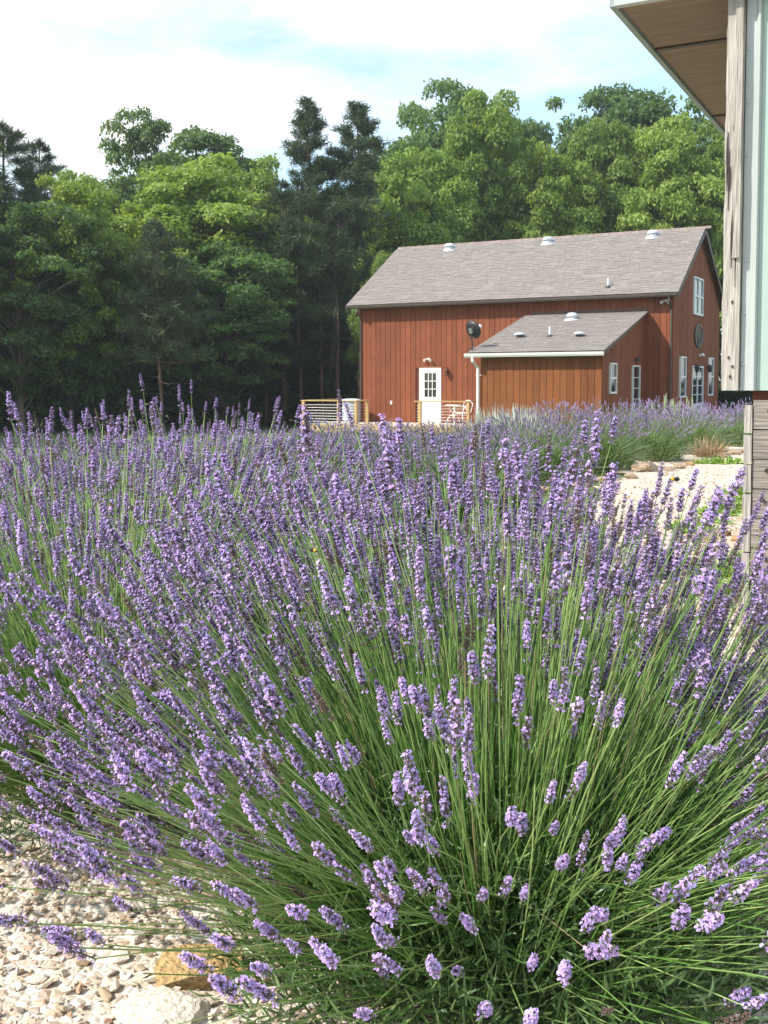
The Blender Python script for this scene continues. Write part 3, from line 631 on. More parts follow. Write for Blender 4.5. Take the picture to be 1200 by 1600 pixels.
# metal siding: trim then ribs and flat
x_a = bw_+.006; x_b = sx_at(1176); x_c = sx_at(1186)
m_ = MB(); m_.prism([(x_a, -.012, zb), (x_b, -.014, zb), (x_b+.012, -.034, zb), (x_c-.008, -.034, zb), (x_c, -.008, zb), (x_c, .01, zb), (x_a, .01, zb)], (0, 0, Hs-zb)); m_.build('corner_trim', M['mintw'], SH)
x = x_c+.001
for k in range(9):
    m_ = MB(); m_.prism([(x, -.008, zb), (x+.2, -.008, zb), (x+.212, -.026, zb), (x+.232, -.026, zb), (x+.244, -.008, zb), (x+.2435, .01, zb), (x, .01, zb)], (0, 0, Hs-zb-.001)); m_.build('wall_panel', M['mint'], SH); x += .245
SW = x
m_ = MB(); m_.box(.012, .012, zb, SW, 6.0, Hs); m_.build('wall', M['mint'], SH)
# timber courses beneath
xk = sx_at(1168.5); xk2 = sx_at(1182); ch_ = .139; z = zb-.045; k = 0
m_ = MB(); m_.box(xk+.03, .03, -.05, SW-.03, 5.9, zb-.002); m_.build('sill', M['siding_dark'], SH)
while z > 0:
    z0 = z-ch_+.005
    wavy_board(xk2+.002, SW, -.012+random.uniform(-.003, .003), .03, z0, z, .003, n=6, seed=k+20).build('timber', M['weatherh'], SH)
    wavy_board(xk, xk2-.002, -.02, .03, z0-.02, z-.024, .004, n=6, seed=k+40).build('timber_end', M['weather'], SH)
    kx = xk2+random.uniform(.05, .09); m_ = MB(); m_.lathe([(0, 0), (.009, 0), (.011, .003)], 10, 0, Matrix.Translation((kx, -.018, z-.05)) @ Matrix.Rotation(PI/2, 4, 'X')); m_.build('knot', bpy.data.materials['crack_dark'], SH)
    z -= ch_; k += 1
for k in range(8):
    zz = zb+.12+k*.24; m_ = MB(); m_.lathe([(0, -.001), (.006, 0), (.006, .003), (0, .005)], 8, 0, Matrix.Translation((x_a+.012, -.0135, zz)) @ Matrix.Rotation(PI/2, 4, 'X')); m_.build('screw', M['cable'], SH)
# soffit panels with dark batten joints
def soy(px, py): return (Sinv @ hit(px, py, (0, 0, Hs), (0, 0, 1))).y
j1 = soy(1022, 77); j2 = soy(1107, 182); yF = soy(966, 4)
ed = [yF, j1, j2, j2+(j2-j1), j2+2*(j2-j1), 6.6]
xr = SW+.5
for a, b_ in zip(ed[:-1], ed[1:]):
    boxobj('soffit_panel', M['ply'], SH, (ex+.03, a+.008, Hs, -.002, b_-.008, Hs+.012))
for b_ in (j1, j2): boxobj('batten', M['trim_dark'], SH, (ex+.031, b_-.02, Hs-.01, -.003, b_+.02, Hs-.001))
boxobj('soffit_panel', M['ply'], SH, (0, yF+.01, Hs+.001, xr, -.05, Hs+.013))
boxobj('rafter', M['ventdark'], SH, (ex+.03, yF, Hs+.014, -.002, 6.6, Hs+.03))
boxobj('fascia', M['fascia'], SH, (ex, yF-.02, Hs-.022, ex+.028, 6.6, Hs+.14)); 
boxobj('fascia', M['mintw'], SH, (ex+.03, yF-.05, Hs-.03, xr, yF-.006, Hs+.14))
m_ = MB(); m_.prism([(ex-.03, yF-.07, Hs+.145), (xr, yF-.07, Hs+.145+.3*(xr-ex)), (xr, yF-.07, Hs+.175+.3*(xr-ex)), (ex-.03, yF-.07, Hs+.175)], (0, 6.7-yF, 0)); m_.build('roof', M['mintw'], SH)
boxobj('beam', M['weatherh'], SH, (sx_at(1192), -.07, 2.95-.02, SW, -.03, Hs-.004))

# ================================================================ TREES
def tri_leaves(Cn, Nrm, size, r):
    n = len(Cn); a = unit(np.cross(Nrm, unit(r.normal(size=(n, 3))))); b = np.cross(Nrm, a)
    s = size[:, None]
    V = np.stack([Cn-a*s, Cn-b*s*.55+a*s*.1, Cn+a*s, Cn+b*s*.55+a*s*.1], 1)
    F = np.arange(n*4).reshape(n, 4); return V.reshape(-1, 3), F
def limb(p0, p1, r0, r1, k, r, sag=0.1):
    t_ = np.linspace(0, 1, k)[:, None]; P = p0*(1-t_)+p1*t_; L_ = np.linalg.norm(p1-p0)
    P[:, 2] += np.sin(t_[:, 0]*PI)*L_*sag; P[1:-1] += r.normal(size=(k-2, 3))*L_*.03
    return P, np.linspace(r0, r1, k)
def pack(items, n):
    V = []; F = []; b = 0
    for P, rd in items:
        v, f = tubes_np(P[None], rd[None], n); V.append(v); F.append(f+b); b += len(v)
    return np.concatenate(V), np.concatenate(F)
def decid(seed, H=14., Rc=4.2, base=.18, ncl=90, nleaf=230, cr=1.15, leaf=.17, droop=0.0, cols=((.05, .10, .02), (.085, .15, .03)), top=1.0):
    r = np.random.default_rng(seed); cs = []
    lobes = [(r.uniform(-.5, .5)*Rc, r.uniform(-.5, .5)*Rc, H*(base+(1-base)*r.uniform(.3, .8)), Rc*r.uniform(.45, .7)) for _ in range(5)]
    while len(cs) < ncl:
        if r.random() < .55:
            u = unit(r.normal(size=3)); hf = .5+.5*u[2]; rad = r.uniform(.6, 1)
            zc = H*(base+(1-base)*.5); c_ = np.array([u[0]*Rc*rad, u[1]*Rc*rad, zc+u[2]*H*(1-base)*.46*rad])
            taper = 1-.45*max(0, (c_[2]-zc)/(H*.5)); c_[0] *= taper; c_[1] *= taper
        else:
            l = lobes[r.integers(5)]; u = unit(r.normal(size=3)); c_ = np.array(l[:3])+u*l[3]*np.array([1, 1, 1.2])
        if c_[2] < H*base*.7 or c_[2] > H: continue
        cs.append(c_)
    cs = np.array(cs); rad = cr*r.uniform(.55, 1.25, ncl)
    n = (nleaf*(rad/cr)**1.3).astype(int); ci = np.repeat(np.arange(ncl), n)
    u = unit(r.normal(size=(len(ci), 3))); u[:, 2] = np.where(u[:, 2] < -.3, -u[:, 2], u[:, 2])
    rr = rad[ci]*r.uniform(.35, 1.0, len(ci))**.6
    P = cs[ci]+u*rr[:, None]*np.array([1, 1, .62]); P[:, 2] -= droop*(rr**2)*(1-np.abs(u[:, 2]))
    P += r.normal(size=P.shape)*.07
    nr_ = unit(u*.7+np.array([0, 0, .55])+r.normal(size=P.shape)*.75)
    V, F = tri_leaves(P, nr_, leaf*r.uniform(.6, 1.3, len(P)), r)
    cc_ = np.array(cols[0])+(np.array(cols[1])-cols[0])*np.clip(r.random(ncl)[ci]*.6+r.random(len(ci))*.5, 0, 1)[:, None]
    crown = mesh_np('crown', V, F, [M['leaf']], col=np.repeat(cc_, 4, 0))
    items = []; tz = H*.86; k = 8; tp = np.stack([np.cumsum(r.normal(size=k)*.12), np.cumsum(r.normal(size=k)*.12), np.linspace(-.3, tz, k)], 1)
    items.append((tp, np.linspace(H*.017, H*.003, k)))
    for c_ in cs[::2]:
        hz_ = max(H*base*.6, c_[2]-r.uniform(.8, 2.6)-.3*np.hypot(c_[0], c_[1])); i = hz_/tz*(k-1); i0 = int(min(i, k-2)); p0 = tp[i0]*(1-(i-i0))+tp[i0+1]*(i-i0)
        items.append(limb(p0, c_, H*.006*(1-hz_/H)+.02, .012, 4, r))
    V, F = pack(items, 5); trunk = mesh_np('trunk', V, F, [M['barkA']], smooth=True)
    return trunk, crown
def pine(seed, H=17., Rc=2.6, base=.25, whorls=26, cols=((.06, .09, .04), (.11, .15, .065)), fork=False, tuftn=12, dead=6):
    r = np.random.default_rng(seed); items = []; TP = []; TD = []; k = 8
    stems = [(0., 0.)] if not fork else [(-1.15, 0.), (1.15, .2)]
    trunkp = []
    for si, (fx, fyy) in enumerate(stems):
        z = np.linspace(-.3, H*(1 if si == 0 else .97), k); off = np.clip((z-H*.62)/(H*.12), 0, 1) if fork else z*0
        tp = np.stack([fx*off+r.normal(size=k)*.05, fyy*off+r.normal(size=k)*.05, z], 1); items.append((tp, np.linspace(H*.013, .025, k)*(1 if si == 0 else .8))); trunkp.append(tp)
        for wv in range(whorls):
            f = (wv+r.uniform(-.3, .3))/whorls; f = min(max(f, 0), .985)
            if fork and si == 1 and f*(1-base)+base < .62: continue
            zz = H*(base+(1-base)*f); i = np.interp(zz, z, np.arange(k)); i0 = int(min(i, k-2)); p0 = tp[i0]*(1-(i-i0))+tp[i0+1]*(i-i0)
            rad = Rc*(np.sin(min(1, (1-f)*1.55)*PI/2))**.9*r.uniform(.6, 1.1)
            if fork and zz > H*.65: rad *= .62
            for b_ in range(r.integers(3, 6)):
                a = r.uniform(0, 2*PI); L_ = rad*r.uniform(.55, 1.1)+.25; up = .15+.45*f
                p1 = p0+np.array([math.cos(a)*L_, math.sin(a)*L_, L_*up]); P, rd = limb(p0, p1, .035*(1-f)+.012, .008, 4, r, -.06); items.append((P, rd))
                nt_ = int(5+L_*7)
                for tq in range(nt_):
                    s_ = r.uniform(.35, 1.0)**.7; c_ = p0*(1-s_)+p1*s_+r.normal(size=3)*np.array([.22, .22, .10])*L_*.55; TP.append(c_); d_ = unit((p1-p0)*.5+np.array([0, 0, .6])+r.normal(size=3)*.4); TD.append(d_)
        TP.append(tp[-1]); TD.append(np.array([0, 0, 1.]))
    for b_ in range(dead):
        zz = H*r.uniform(.08, base); a = r.uniform(0, 2*PI); L_ = r.uniform(.8, 2.2); p0 = np.array([0, 0, zz]); items.append(limb(p0, p0+np.array([math.cos(a)*L_, math.sin(a)*L_, r.uniform(-.4, .3)]), .02, .005, 4, r, -.05))
    TP = np.array(TP); TD = np.array(TD); n = len(TP)*tuftn; ti = np.repeat(np.arange(len(TP)), tuftn)
    dr_ = unit(TD[ti]*.75+r.normal(size=(n, 3))*.75); L_ = r.uniform(.18, .36, n); wd = unit(np.cross(dr_, r.normal(size=(n, 3))))
    st = TP[ti]+r.normal(size=(n, 3))*.07; V = np.stack([st-wd*.016, st+wd*.016, st+dr_*L_[:, None]+wd*.009, st+dr_*L_[:, None]-wd*.009], 1).reshape(-1, 3); F = np.arange(n*4).reshape(n, 4)
    cc_ = np.array(cols[0])+(np.array(cols[1])-cols[0])*np.clip(r.random(len(TP))[ti]*.7+r.random(n)*.3, 0, 1)[:, None]
    crown = mesh_np('crown', V, F, [M['needle']], col=np.repeat(cc_, 4, 0))
    V, F = pack(items, 5); trunk = mesh_np('trunk', V, F, [M['barkP']], smooth=True)
    return trunk, crown
M['leaf'] = leafmat('tree_leaf', None, trans=.42, attr=True, rnd=.16)
M['needle'] = leafmat('pine_needle', None, trans=.2, tcol=(1.1, 1.1, .7), attr=True, rnd=.12)
KINDS = {
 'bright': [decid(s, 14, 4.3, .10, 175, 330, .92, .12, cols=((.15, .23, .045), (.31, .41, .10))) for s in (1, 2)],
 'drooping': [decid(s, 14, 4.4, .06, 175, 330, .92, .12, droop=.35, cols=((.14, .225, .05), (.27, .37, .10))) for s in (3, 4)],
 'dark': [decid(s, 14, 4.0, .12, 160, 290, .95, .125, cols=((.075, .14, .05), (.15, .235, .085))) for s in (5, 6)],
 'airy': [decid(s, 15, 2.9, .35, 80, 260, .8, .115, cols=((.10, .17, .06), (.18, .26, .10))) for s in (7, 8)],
 'pine': [pine(11, 17, 2.7, .2, 30), pine(12, 17, 2.4, .3, 28)],
 'fullpine': [pine(16, 17, 3.3, .08, 40, tuftn=14, cols=((.045, .075, .035), (.085, .12, .055))), pine(17, 17, 3.0, .1, 38, tuftn=14, cols=((.045, .075, .035), (.085, .12, .055)))],
 'fork': [pine(13, 17, 2.8, .18, 46, fork=True, tuftn=14, cols=((.06, .095, .045), (.11, .155, .075)))],
 'young': [pine(15, 9, 1.9, .34, 26, cols=((.075, .105, .05), (.12, .155, .075)), dead=10)],
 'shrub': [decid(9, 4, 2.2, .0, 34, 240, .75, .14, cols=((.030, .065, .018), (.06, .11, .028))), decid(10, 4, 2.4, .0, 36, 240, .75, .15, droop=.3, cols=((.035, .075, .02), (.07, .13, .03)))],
}
BASEH = {'fullpine': 17, 'bright': 14, 'drooping': 14, 'dark': 14, 'airy': 15, 'pine': 17, 'fork': 17, 'young': 9, 'shrub': 4}
BASER = {'fullpine': 3, 'bright': 4.3, 'drooping': 4.4, 'dark': 4.0, 'airy': 2.9, 'pine': 2.7, 'fork': 2.6, 'young': 1.9, 'shrub': 2.3}
NAMES = {'fullpine': 'pine_tree', 'bright': 'broadleaf_tree', 'drooping': 'broadleaf_tree', 'dark': 'broadleaf_tree', 'airy': 'broadleaf_tree', 'pine': 'pine_tree', 'fork': 'pine_tree', 'young': 'pine_tree', 'shrub': 'woodland_shrub'}
used = {}
for _k, _v in KINDS.items():
    _c = np.empty(len(_v[0][1].vertices)*3, np.float32); _v[0][1].vertices.foreach_get('co', _c); BASEH[_k] = float(np.percentile(_c[2::3], 99.8)); BASER[_k] = float(np.percentile(np.hypot(_c[0::3], _c[1::3]), 96))
def tree_xyz(kind, x, y, H, Rad, label, group='trees of the wood behind the barn', rz=None, var=None):
    i = used.get(kind, 0) if var is None else var; used[kind] = i+1
    v = KINDS[kind][i % len(KINDS[kind])]
    o = empty(NAMES[kind], (x, y, float(ground(x, y))-.05), random.uniform(0, 6.28) if rz is None else rz, label, 'shrub' if kind == 'shrub' else 'tree', group)
    s = Rad/BASER[kind]; o.scale = (s, s, H/BASEH[kind])
    link('trunk', v[0], o); link('crown', v[1], o); return o
def tree(kind, px, top, Y, wpx, label, **k):
    P = at(px, top, Y); return tree_xyz(kind, P.x, Y, P.z-float(ground(P.x, Y))+.05, wpx/FPX*Y/2, label, **k)
TL = [
 ('fullpine', 5, 196, 47, 230, 'dark pine whose spiky top is cut by the left edge of the photo'),
 ('fullpine', 62, 222, 50, 190, 'dark pine with a jagged slanting top, second from the left edge'),
 ('bright', 108, 268, 45, 210, 'bushy bright green tree right of the dark pines at the left'),
 ('airy', 172, 280, 60, 170, 'low pale tree top showing in the dip of the skyline at left'),
 ('airy', 232, 198, 62, 140, 'tall thin crowned tree with gaps of sky, left of its neighbour above the maple'),
 ('airy', 318, 203, 60, 170, 'tall airy tree with two wispy tips rising above the broad maple'),
 ('bright', 305, 236, 52, 340, 'broad maple with sunlit yellow green top in the middle of the left wood'),
 ('bright', 262, 238, 63, 190, 'leafy tree crown filling the skyline between the two airy tree tips'),
 ('bright', 400, 240, 58, 210, 'round leafy tree between the maple and the forked pine'),
 ('pine', 440, 285, 50, 150, 'grey green pine standing in front, left of the forked pine'),
 ('fork', 518, 158, 50, 190, 'tallest pine with two pointed tops against the sky left of the barn'),
 ('pine', 588, 222, 56, 120, 'shorter pine just right of the forked pine'),
 ('dark', 660, 180, 66, 200, 'blue green tree on the skyline above the left end of the barn roof'),
 ('dark', 748, 137, 70, 200, 'round topped tree, highest on the skyline over the middle of the barn roof'),
 ('dark', 832, 163, 74, 100, 'small round dark crown in the notch of the skyline above the barn'),
 ('drooping', 645, 235, 54, 190, 'drooping light green tree overhanging the left gable of the barn'),
 ('drooping', 742, 175, 58, 200, 'light green tree with a pointed top behind the left half of the barn roof'),
 ('bright', 850, 222, 57, 180, 'rounded mid height green tree behind the centre of the barn roof'),
 ('drooping', 935, 190, 60, 180, 'leafy green tree behind the barn, between centre and right roof vent'),
 ('dark', 950, 138, 70, 210, 'tall dark green tree on the skyline left of the shed eave'),
 ('dark', 1040, 114, 68, 230, 'tallest broadleaf tree, its top touching the line of the shed eave'),
 ('bright', 1050, 175, 58, 210, 'large sunlit yellow green tree behind the right end of the barn'),
 ('drooping', 1145, 190, 60, 200, 'green tree partly hidden by the corner board of the shed'),
 ('drooping', 598, 395, 47.5, 100, 'low arching tree with pale leaves touching the left barn corner'),
 ('young', 245, 345, 43, 130, 'young pine with a thin bare grey trunk in front of the left wood'),
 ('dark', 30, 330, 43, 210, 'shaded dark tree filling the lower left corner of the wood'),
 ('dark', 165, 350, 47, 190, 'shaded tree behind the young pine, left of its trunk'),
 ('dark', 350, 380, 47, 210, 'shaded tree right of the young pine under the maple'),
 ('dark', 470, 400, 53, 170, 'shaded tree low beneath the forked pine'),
]
for kd, px, top, Y, wp, lb in TL: tree(kd, px, top, Y, wp, lb)
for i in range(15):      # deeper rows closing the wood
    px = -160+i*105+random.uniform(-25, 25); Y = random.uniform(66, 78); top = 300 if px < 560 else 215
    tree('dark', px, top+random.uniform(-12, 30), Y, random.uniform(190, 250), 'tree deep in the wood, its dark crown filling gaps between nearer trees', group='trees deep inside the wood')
for i in range(13):
    px = -120+i*58+random.uniform(-15, 15); Y = random.uniform(41.5, 47)
    if 185 < px < 305: Y = 53
    if px > 400: Y = random.uniform(50, 53)
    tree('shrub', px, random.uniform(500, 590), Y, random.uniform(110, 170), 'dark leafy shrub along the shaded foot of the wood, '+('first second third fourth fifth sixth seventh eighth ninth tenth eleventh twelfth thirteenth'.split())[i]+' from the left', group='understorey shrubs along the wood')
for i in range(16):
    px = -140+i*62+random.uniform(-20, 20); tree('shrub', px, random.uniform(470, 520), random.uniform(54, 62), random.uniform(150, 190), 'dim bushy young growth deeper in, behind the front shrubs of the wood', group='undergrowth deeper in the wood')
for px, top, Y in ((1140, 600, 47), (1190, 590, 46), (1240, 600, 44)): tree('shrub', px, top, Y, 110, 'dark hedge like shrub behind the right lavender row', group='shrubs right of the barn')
for i, (x, y, H_) in enumerate(((-22, 38, 15), (-25, 31, 16), (-24, 24, 15), (-21, 43, 13), (-27, 17, 15), (-30, 40, 17))):  # unseen trees added on the left so their shade darkens the wood
    tree_xyz('dark' if i % 2 else 'pine', x, y, H_, 4.2 if i % 2 else 3.2, 'unseen woodland tree added beyond the left edge to shade the wood', group='unseen trees added on the left for shade')
# bare dim trunks inside the wood
tk = MB(); tk.tube([(0, 0, -.3), (.05, 0, 4), (-.05, .05, 8), (0, 0, 11)], [.13, .11, .08, .03], 7); tkm = tk.mesh('trunk', M['barkP'], True)
for px, Y in ((120, 49), (330, 50), (378, 52), (415, 49), (505, 49), (530, 48.5), (548, 51), (285, 54), (60, 52), (560, 47), (440, 54), (470, 49)):
    P = at(px, 600, Y); o = link('bare_trunk', tkm, None, (P.x, Y, float(ground(P.x, Y)))); o.rotation_euler = (random.uniform(-.03, .03), random.uniform(-.03, .03), random.uniform(0, 6)); o.scale = (.8, .8, .55); tag(o, 'slim bare trunk standing dim among the shaded trees', 'tree trunk', 'bare trunks in the shaded wood')

# ================================================================ LAVENDER
M['floret'] = leafmat('lavender_flower', None, trans=.22, tcol=(1.1, .95, 1.15), attr=True, rnd=.18, rough=.7, spec=.15)
M['stem'] = leafmat('lavender_stem', None, trans=.12, tcol=(1.1, 1.1, .6), attr=True, rnd=.05, rough=.38, spec=.6)
def spike_mesh(seed, L, nwh, low=True, maxr=.0105, dry=0.0):
    """axis +Z from 0 (lowest whorl) to L"""
    r = np.random.default_rng(seed); V = []; F3 = []; F4 = []; Cc_ = []; b = 0
    def add(v, f3, f4, c_):
        nonlocal b
        V.append(v); Cc_.append(np.broadcast_to(c_, (len(v), 3)))
        if len(f3): F3.append(np.array(f3)+b)
        if len(f4): F4.append(np.array(f4)+b)
        b += len(v)
    zs = list(np.linspace(.22*L if low else 0, L*.965, nwh)+r.normal(size=nwh)*.001); 
    if low: zs = [0.0]+zs
    vv, ff = tubes_np(np.array([[[0, 0, -.004], [0, 0, L*.5], [0, 0, L]]]), np.array([[.0011, .0010, .0005]]), 3); add(vv, [], ff, np.array([.17, .2, .11]))
    for wi, z in enumerate(zs):
        f = z/L; prof = (1-.45*max(0, (f-.55)/.45)) if wi else .85
        n = int(round((10 if wi else 7)*prof+r.integers(0, 2))); a0 = r.uniform(0, 6.28)
        for j in range(n):
            a = a0+2*PI*j/n+r.normal()*.2; el = R(r.uniform(28, 52))+f*R(22); d = np.array([math.cos(a)*math.cos(el), math.sin(a)*math.cos(el), math.sin(el)])
            o = np.array([math.cos(a)*.0012, math.sin(a)*.0012, z+r.normal()*.0012]); cl = maxr*.72*prof*r.uniform(.7, 1.25)
            s_ = np.cross(d, [0, 0, 1]); s_ /= np.linalg.norm(s_)+1e-9; u_ = np.cross(s_, d); w_ = .0014*r.uniform(.7, 1.2)
            m_ = o+d*cl*.6; e_ = o+d*cl
            vs = np.array([o, m_+s_*w_, m_+u_*w_, m_-s_*w_, m_-u_*w_, e_+s_*w_*.55+u_*w_*.3, e_-s_*w_*.5+u_*w_*.3, e_-u_*w_*.6])
            g_ = r.random(); ccal = np.array([.19, .145, .275])*(.45+1.1*g_) if r.random() > .5+dry*.5 else np.array([.37, .32, .34])*(.7+.6*g_)
            if dry and r.random() < dry: ccal = np.array([.22, .15, .12])
            add(vs, [(0, 1, 2), (0, 2, 3), (0, 3, 4), (0, 4, 1), (2, 5, 6), (4, 7, 5), (4, 6, 7), (5, 7, 6)], [(1, 5, 2, 2)][:0], ccal)
            if r.random() < (.55 if f < .9 else .45)-dry*.8:
                pc = np.array([.54, .39, .74])*r.uniform(.7, 1.3)
                pc[0] *= r.uniform(.88, 1.12)
                for q in range(4):
                    aa = q*PI/2+.5+r.normal()*.3; t_ = s_*math.cos(aa)+u_*math.sin(aa); pw_ = .0014*r.uniform(.7, 1.2); pl_ = .0030*r.uniform(.6, 1.3); nrm_ = np.cross(t_, d)
                    p_ = np.array([e_, e_+t_*pl_*.55+nrm_*pw_+d*.0016, e_+t_*pl_+d*.0012*r.uniform(-1, 2), e_+t_*pl_*.55-nrm_*pw_+d*.0016]); add(p_, [], [(0, 1, 2, 3)], pc*r.uniform(.85, 1.15))
    return mesh_np('flower_spike', np.concatenate(V), [np.concatenate(F3), np.concatenate(F4)], [M['floret']], col=np.concatenate(Cc_))
SPK = [spike_mesh(100, .075, 10), spike_mesh(101, .085, 9, dry=.12), spike_mesh(102, .062, 9), spike_mesh(103, .066, 10, low=False, dry=.2), spike_mesh(104, .092, 11, maxr=.0095), spike_mesh(105, .042, 7, low=False), spike_mesh(106, .062, 8, dry=.75, maxr=.009), spike_mesh(107, .078, 11, maxr=.0115), spike_mesh(108, .058, 7, dry=.35), spike_mesh(109, .070, 8, maxr=.0085), spike_mesh(110, .050, 8, maxr=.012), spike_mesh(111, .088, 10, dry=.3, maxr=.010)]
SPK_P = np.array([.12, .10, .11, .08, .10, .07, .05, .10, .06, .08, .06, .07])
CAMP = np.array([0, 0, 1.2])

def bush(name, cx, cy, n, n_bare, label, Hh=.70, seed=0, core_r=.26, core_h=.30, keep=None, lens=(.52, .74), nleaf=9000, thmax=R(82), squash=1.0, extra=(), rshrink=0.0, lim=300, spscale=1.0, group='lavender bushes in the foreground', tilt=(0, 0)):
    r = np.random.default_rng(seed); g0 = float(ground(cx, cy))
    root = empty('lavender_bush', (cx, cy, g0), 0, label, 'lavender bush', group)
    N0 = n+n_bare; out_ = []
    while len(out_) < N0:
        ct = r.uniform(math.cos(thmax), 1); th = math.acos(ct); ph = r.uniform(-PI, PI)
        if keep is not None and r.random() > keep(th, ph): continue
        out_.append((th, ph))
    th = np.array([o[0] for o in out_]); ph = np.array([o[1] for o in out_])
    th_j = th+r.normal(size=N0)*.085
    D = np.stack([np.sin(th_j)*np.cos(ph)*squash, np.sin(th_j)*np.sin(ph), np.cos(th_j)], 1)
    D[:, 0] += tilt[0]; D[:, 1] += tilt[1]; D = unit(D)
    br = core_r*np.sqrt(r.random(N0))*np.minimum(1, .35+th/R(70)); bz = r.uniform(.04, .20, N0)
    B = np.stack([np.cos(ph)*br, np.sin(ph)*br, bz], 1)+r.normal(size=(N0, 3))*.02
    L_ = (lens[0]+(lens[1]-lens[0])*r.random(N0)**.75)*(1.13-.22*(th/R(90))**2)*np.where(r.random(N0) < .02, 1.07, 1); L_[n:] *= r.uniform(.40, .9, n_bare); L_ *= 1-rshrink*np.clip(np.cos(ph-.5), 0, 1)*np.sin(th)**.5
    tip = B+D*L_[:, None]; tip[:, 2] += .06+.07*np.sin(th)**2; tip[:, 2] = np.maximum(tip[:, 2], .05+r.random(N0)*.08)
    for k_, e_ in enumerate(extra): tip[k_] = np.array(tuple(at(*e_)))-np.array([cx, cy, g0]); B[k_] = np.array([tip[k_][0]*.15, tip[k_][1]*.15, .2])
    mid = B*.5+tip*.5+np.array([0, 0, 1.])*(.03-.02*np.sin(th))[:, None]*L_[:, None]*1.2+r.normal(size=(N0, 3))*.024
    t_ = np.linspace(0, 1, 6)[None, :, None]
    P = B[:, None]*(1-t_)**2+2*mid[:, None]*t_*(1-t_)+tip[:, None]*t_**2
    # gravity bend at end for low stems
    rad = np.broadcast_to(np.linspace(.0015, .00105, 6), (N0, 6))*r.uniform(.8, 1.25, (N0, 1))
    V, F = tubes_np(P, rad, 3)
    g_ = r.random((N0, 1)); cs_ = np.array([.115, .27, .045])*(1-g_)+np.array([.44, .58, .21])*g_**1.1; cs_[r.random(N0) < .04] = (.40, .33, .18); cs_ = np.repeat(cs_, 18, 0)
    tag(link('stems', mesh_np('stems', V, F, [M['stem']], col=cs_, smooth=True), root), kind='stuff')
    T = P[:n, -1]; Td_ = unit(P[:n, -1]-P[:n, -3])+r.normal(size=(n, 3))*.10; Td_ = unit(Td_+np.array([0, 0, .34]))
    q = quats(Td_, r.uniform(0, 6.28, n)); si = r.choice(len(SPK), n, p=SPK_P); ss = r.uniform(.8, 1.2, n)*spscale; ss[:len(extra)] = 1.25
    W = T+np.array([cx, cy, g0]); dist = np.linalg.norm(W-CAMP, axis=1); px = W[:, 0]/np.maximum(W[:, 1], .05)*FPX+600
    score = np.where((px > -40) & (px < 1240) & (W[:, 1] > .3), dist, 1e3+dist); order = np.argsort(score)
    near, rest = order[:lim], order[lim:]; src = {}
    for i in near:
        o = link('flower_spike', SPK[si[i]], root, T[i]); o.rotation_mode = 'QUATERNION'; o.rotation_quaternion = q[i]; o.scale = (ss[i]*1.08, ss[i]*1.08, ss[i]); src.setdefault(int(si[i]), o)
    for k in range(len(SPK)):
        if k not in src: src[k] = src[sorted(src)[0]]
    if len(rest):
        gn_scatter('flower_spikes', T[rest], [q[i] for i in rest], np.stack([ss[rest]*1.08, ss[rest]*1.08, ss[rest]], 1), si[rest], [src[k] for k in range(len(SPK))], root)
    # foliage: narrow grey-green leaves in the core and up the stem bases
    m1 = nleaf; a = unit(r.normal(size=(m1, 3))); a[:, 2] = np.abs(a[:, 2]); rr = r.uniform(.25, 1, m1)**.6
    c_ = a*rr[:, None]*np.array([core_r*1.75, core_r*1.75, core_h*1.25])+np.array([0, 0, .02]); c_ += r.normal(size=(m1, 3))*.02
    dl = unit(a*.8+np.array([0, 0, .5])+r.normal(size=(m1, 3))*.55); Ll = r.uniform(.025, .06, m1)[:, None]
    wd = unit(np.cross(dl, r.normal(size=(m1, 3)))); bend = unit(np.cross(wd, dl))*Ll*r.uniform(-.25, .25, (m1, 1))
    PL = np.stack([c_, c_+dl*Ll*.5+bend, c_+dl*Ll], 1); Wd = np.broadcast_to(np.array([.0014, .0024, .0007]), (m1, 3))
    V1, F1 = ribbons_np(PL, Wd, wd); g_ = r.random((m1, 1)); c1 = np.repeat(np.array([.07, .15, .035])*(1-g_)+np.array([.26, .38, .15])*g_**2, 6, 0)
    # leafy shoots up the stems
    m2 = nleaf//2; k = r.integers(0, N0, m2); s_ = r.uniform(.03, .45, m2)[:, None]
    pb_ = B[k]*(1-s_)**2+2*mid[k]*s_*(1-s_)+tip[k]*s_**2; dl = unit(D[k]*.8+r.normal(size=(m2, 3))*.5); Ll = r.uniform(.02, .05, m2)[:, None]
    wd = unit(np.cross(dl, r.normal(size=(m2, 3)))); PL = np.stack([pb_, pb_+dl*Ll*.5, pb_+dl*Ll], 1)
    V2, F2 = ribbons_np(PL, np.broadcast_to(np.array([.0011, .0017, .0006]), (m2, 3)), wd); g_ = r.random((m2, 1)); c2 = np.repeat(np.array([.10, .175, .045])*(1-g_)+np.array([.18, .27, .09])*g_, 6, 0)
    tag(link('foliage', mesh_np('foliage', np.concatenate([V1, V2]), np.concatenate([F1, F2+len(V1)]), [M['stem']], col=np.concatenate([c1, c2])), root), kind='stuff')
    # woody base
    nb = 26; a = r.uniform(0, 2*PI, nb); P_ = np.stack([np.zeros((nb, 3))+r.normal(size=(nb, 3))*.02, np.stack([np.cos(a)*.10, np.sin(a)*.10, np.full(nb, .06)], 1), np.stack([np.cos(a)*core_r*1.0, np.sin(a)*core_r*1.0, r.uniform(.08, .22, nb)], 1)], 1)
    V, F = tubes_np(P_, np.broadcast_to(np.array([.009, .006, .003]), (nb, 3)), 5); tag(link('woody_base', mesh_np('woody_base', V, F, [M['barkP']], smooth=True), root))
    return root
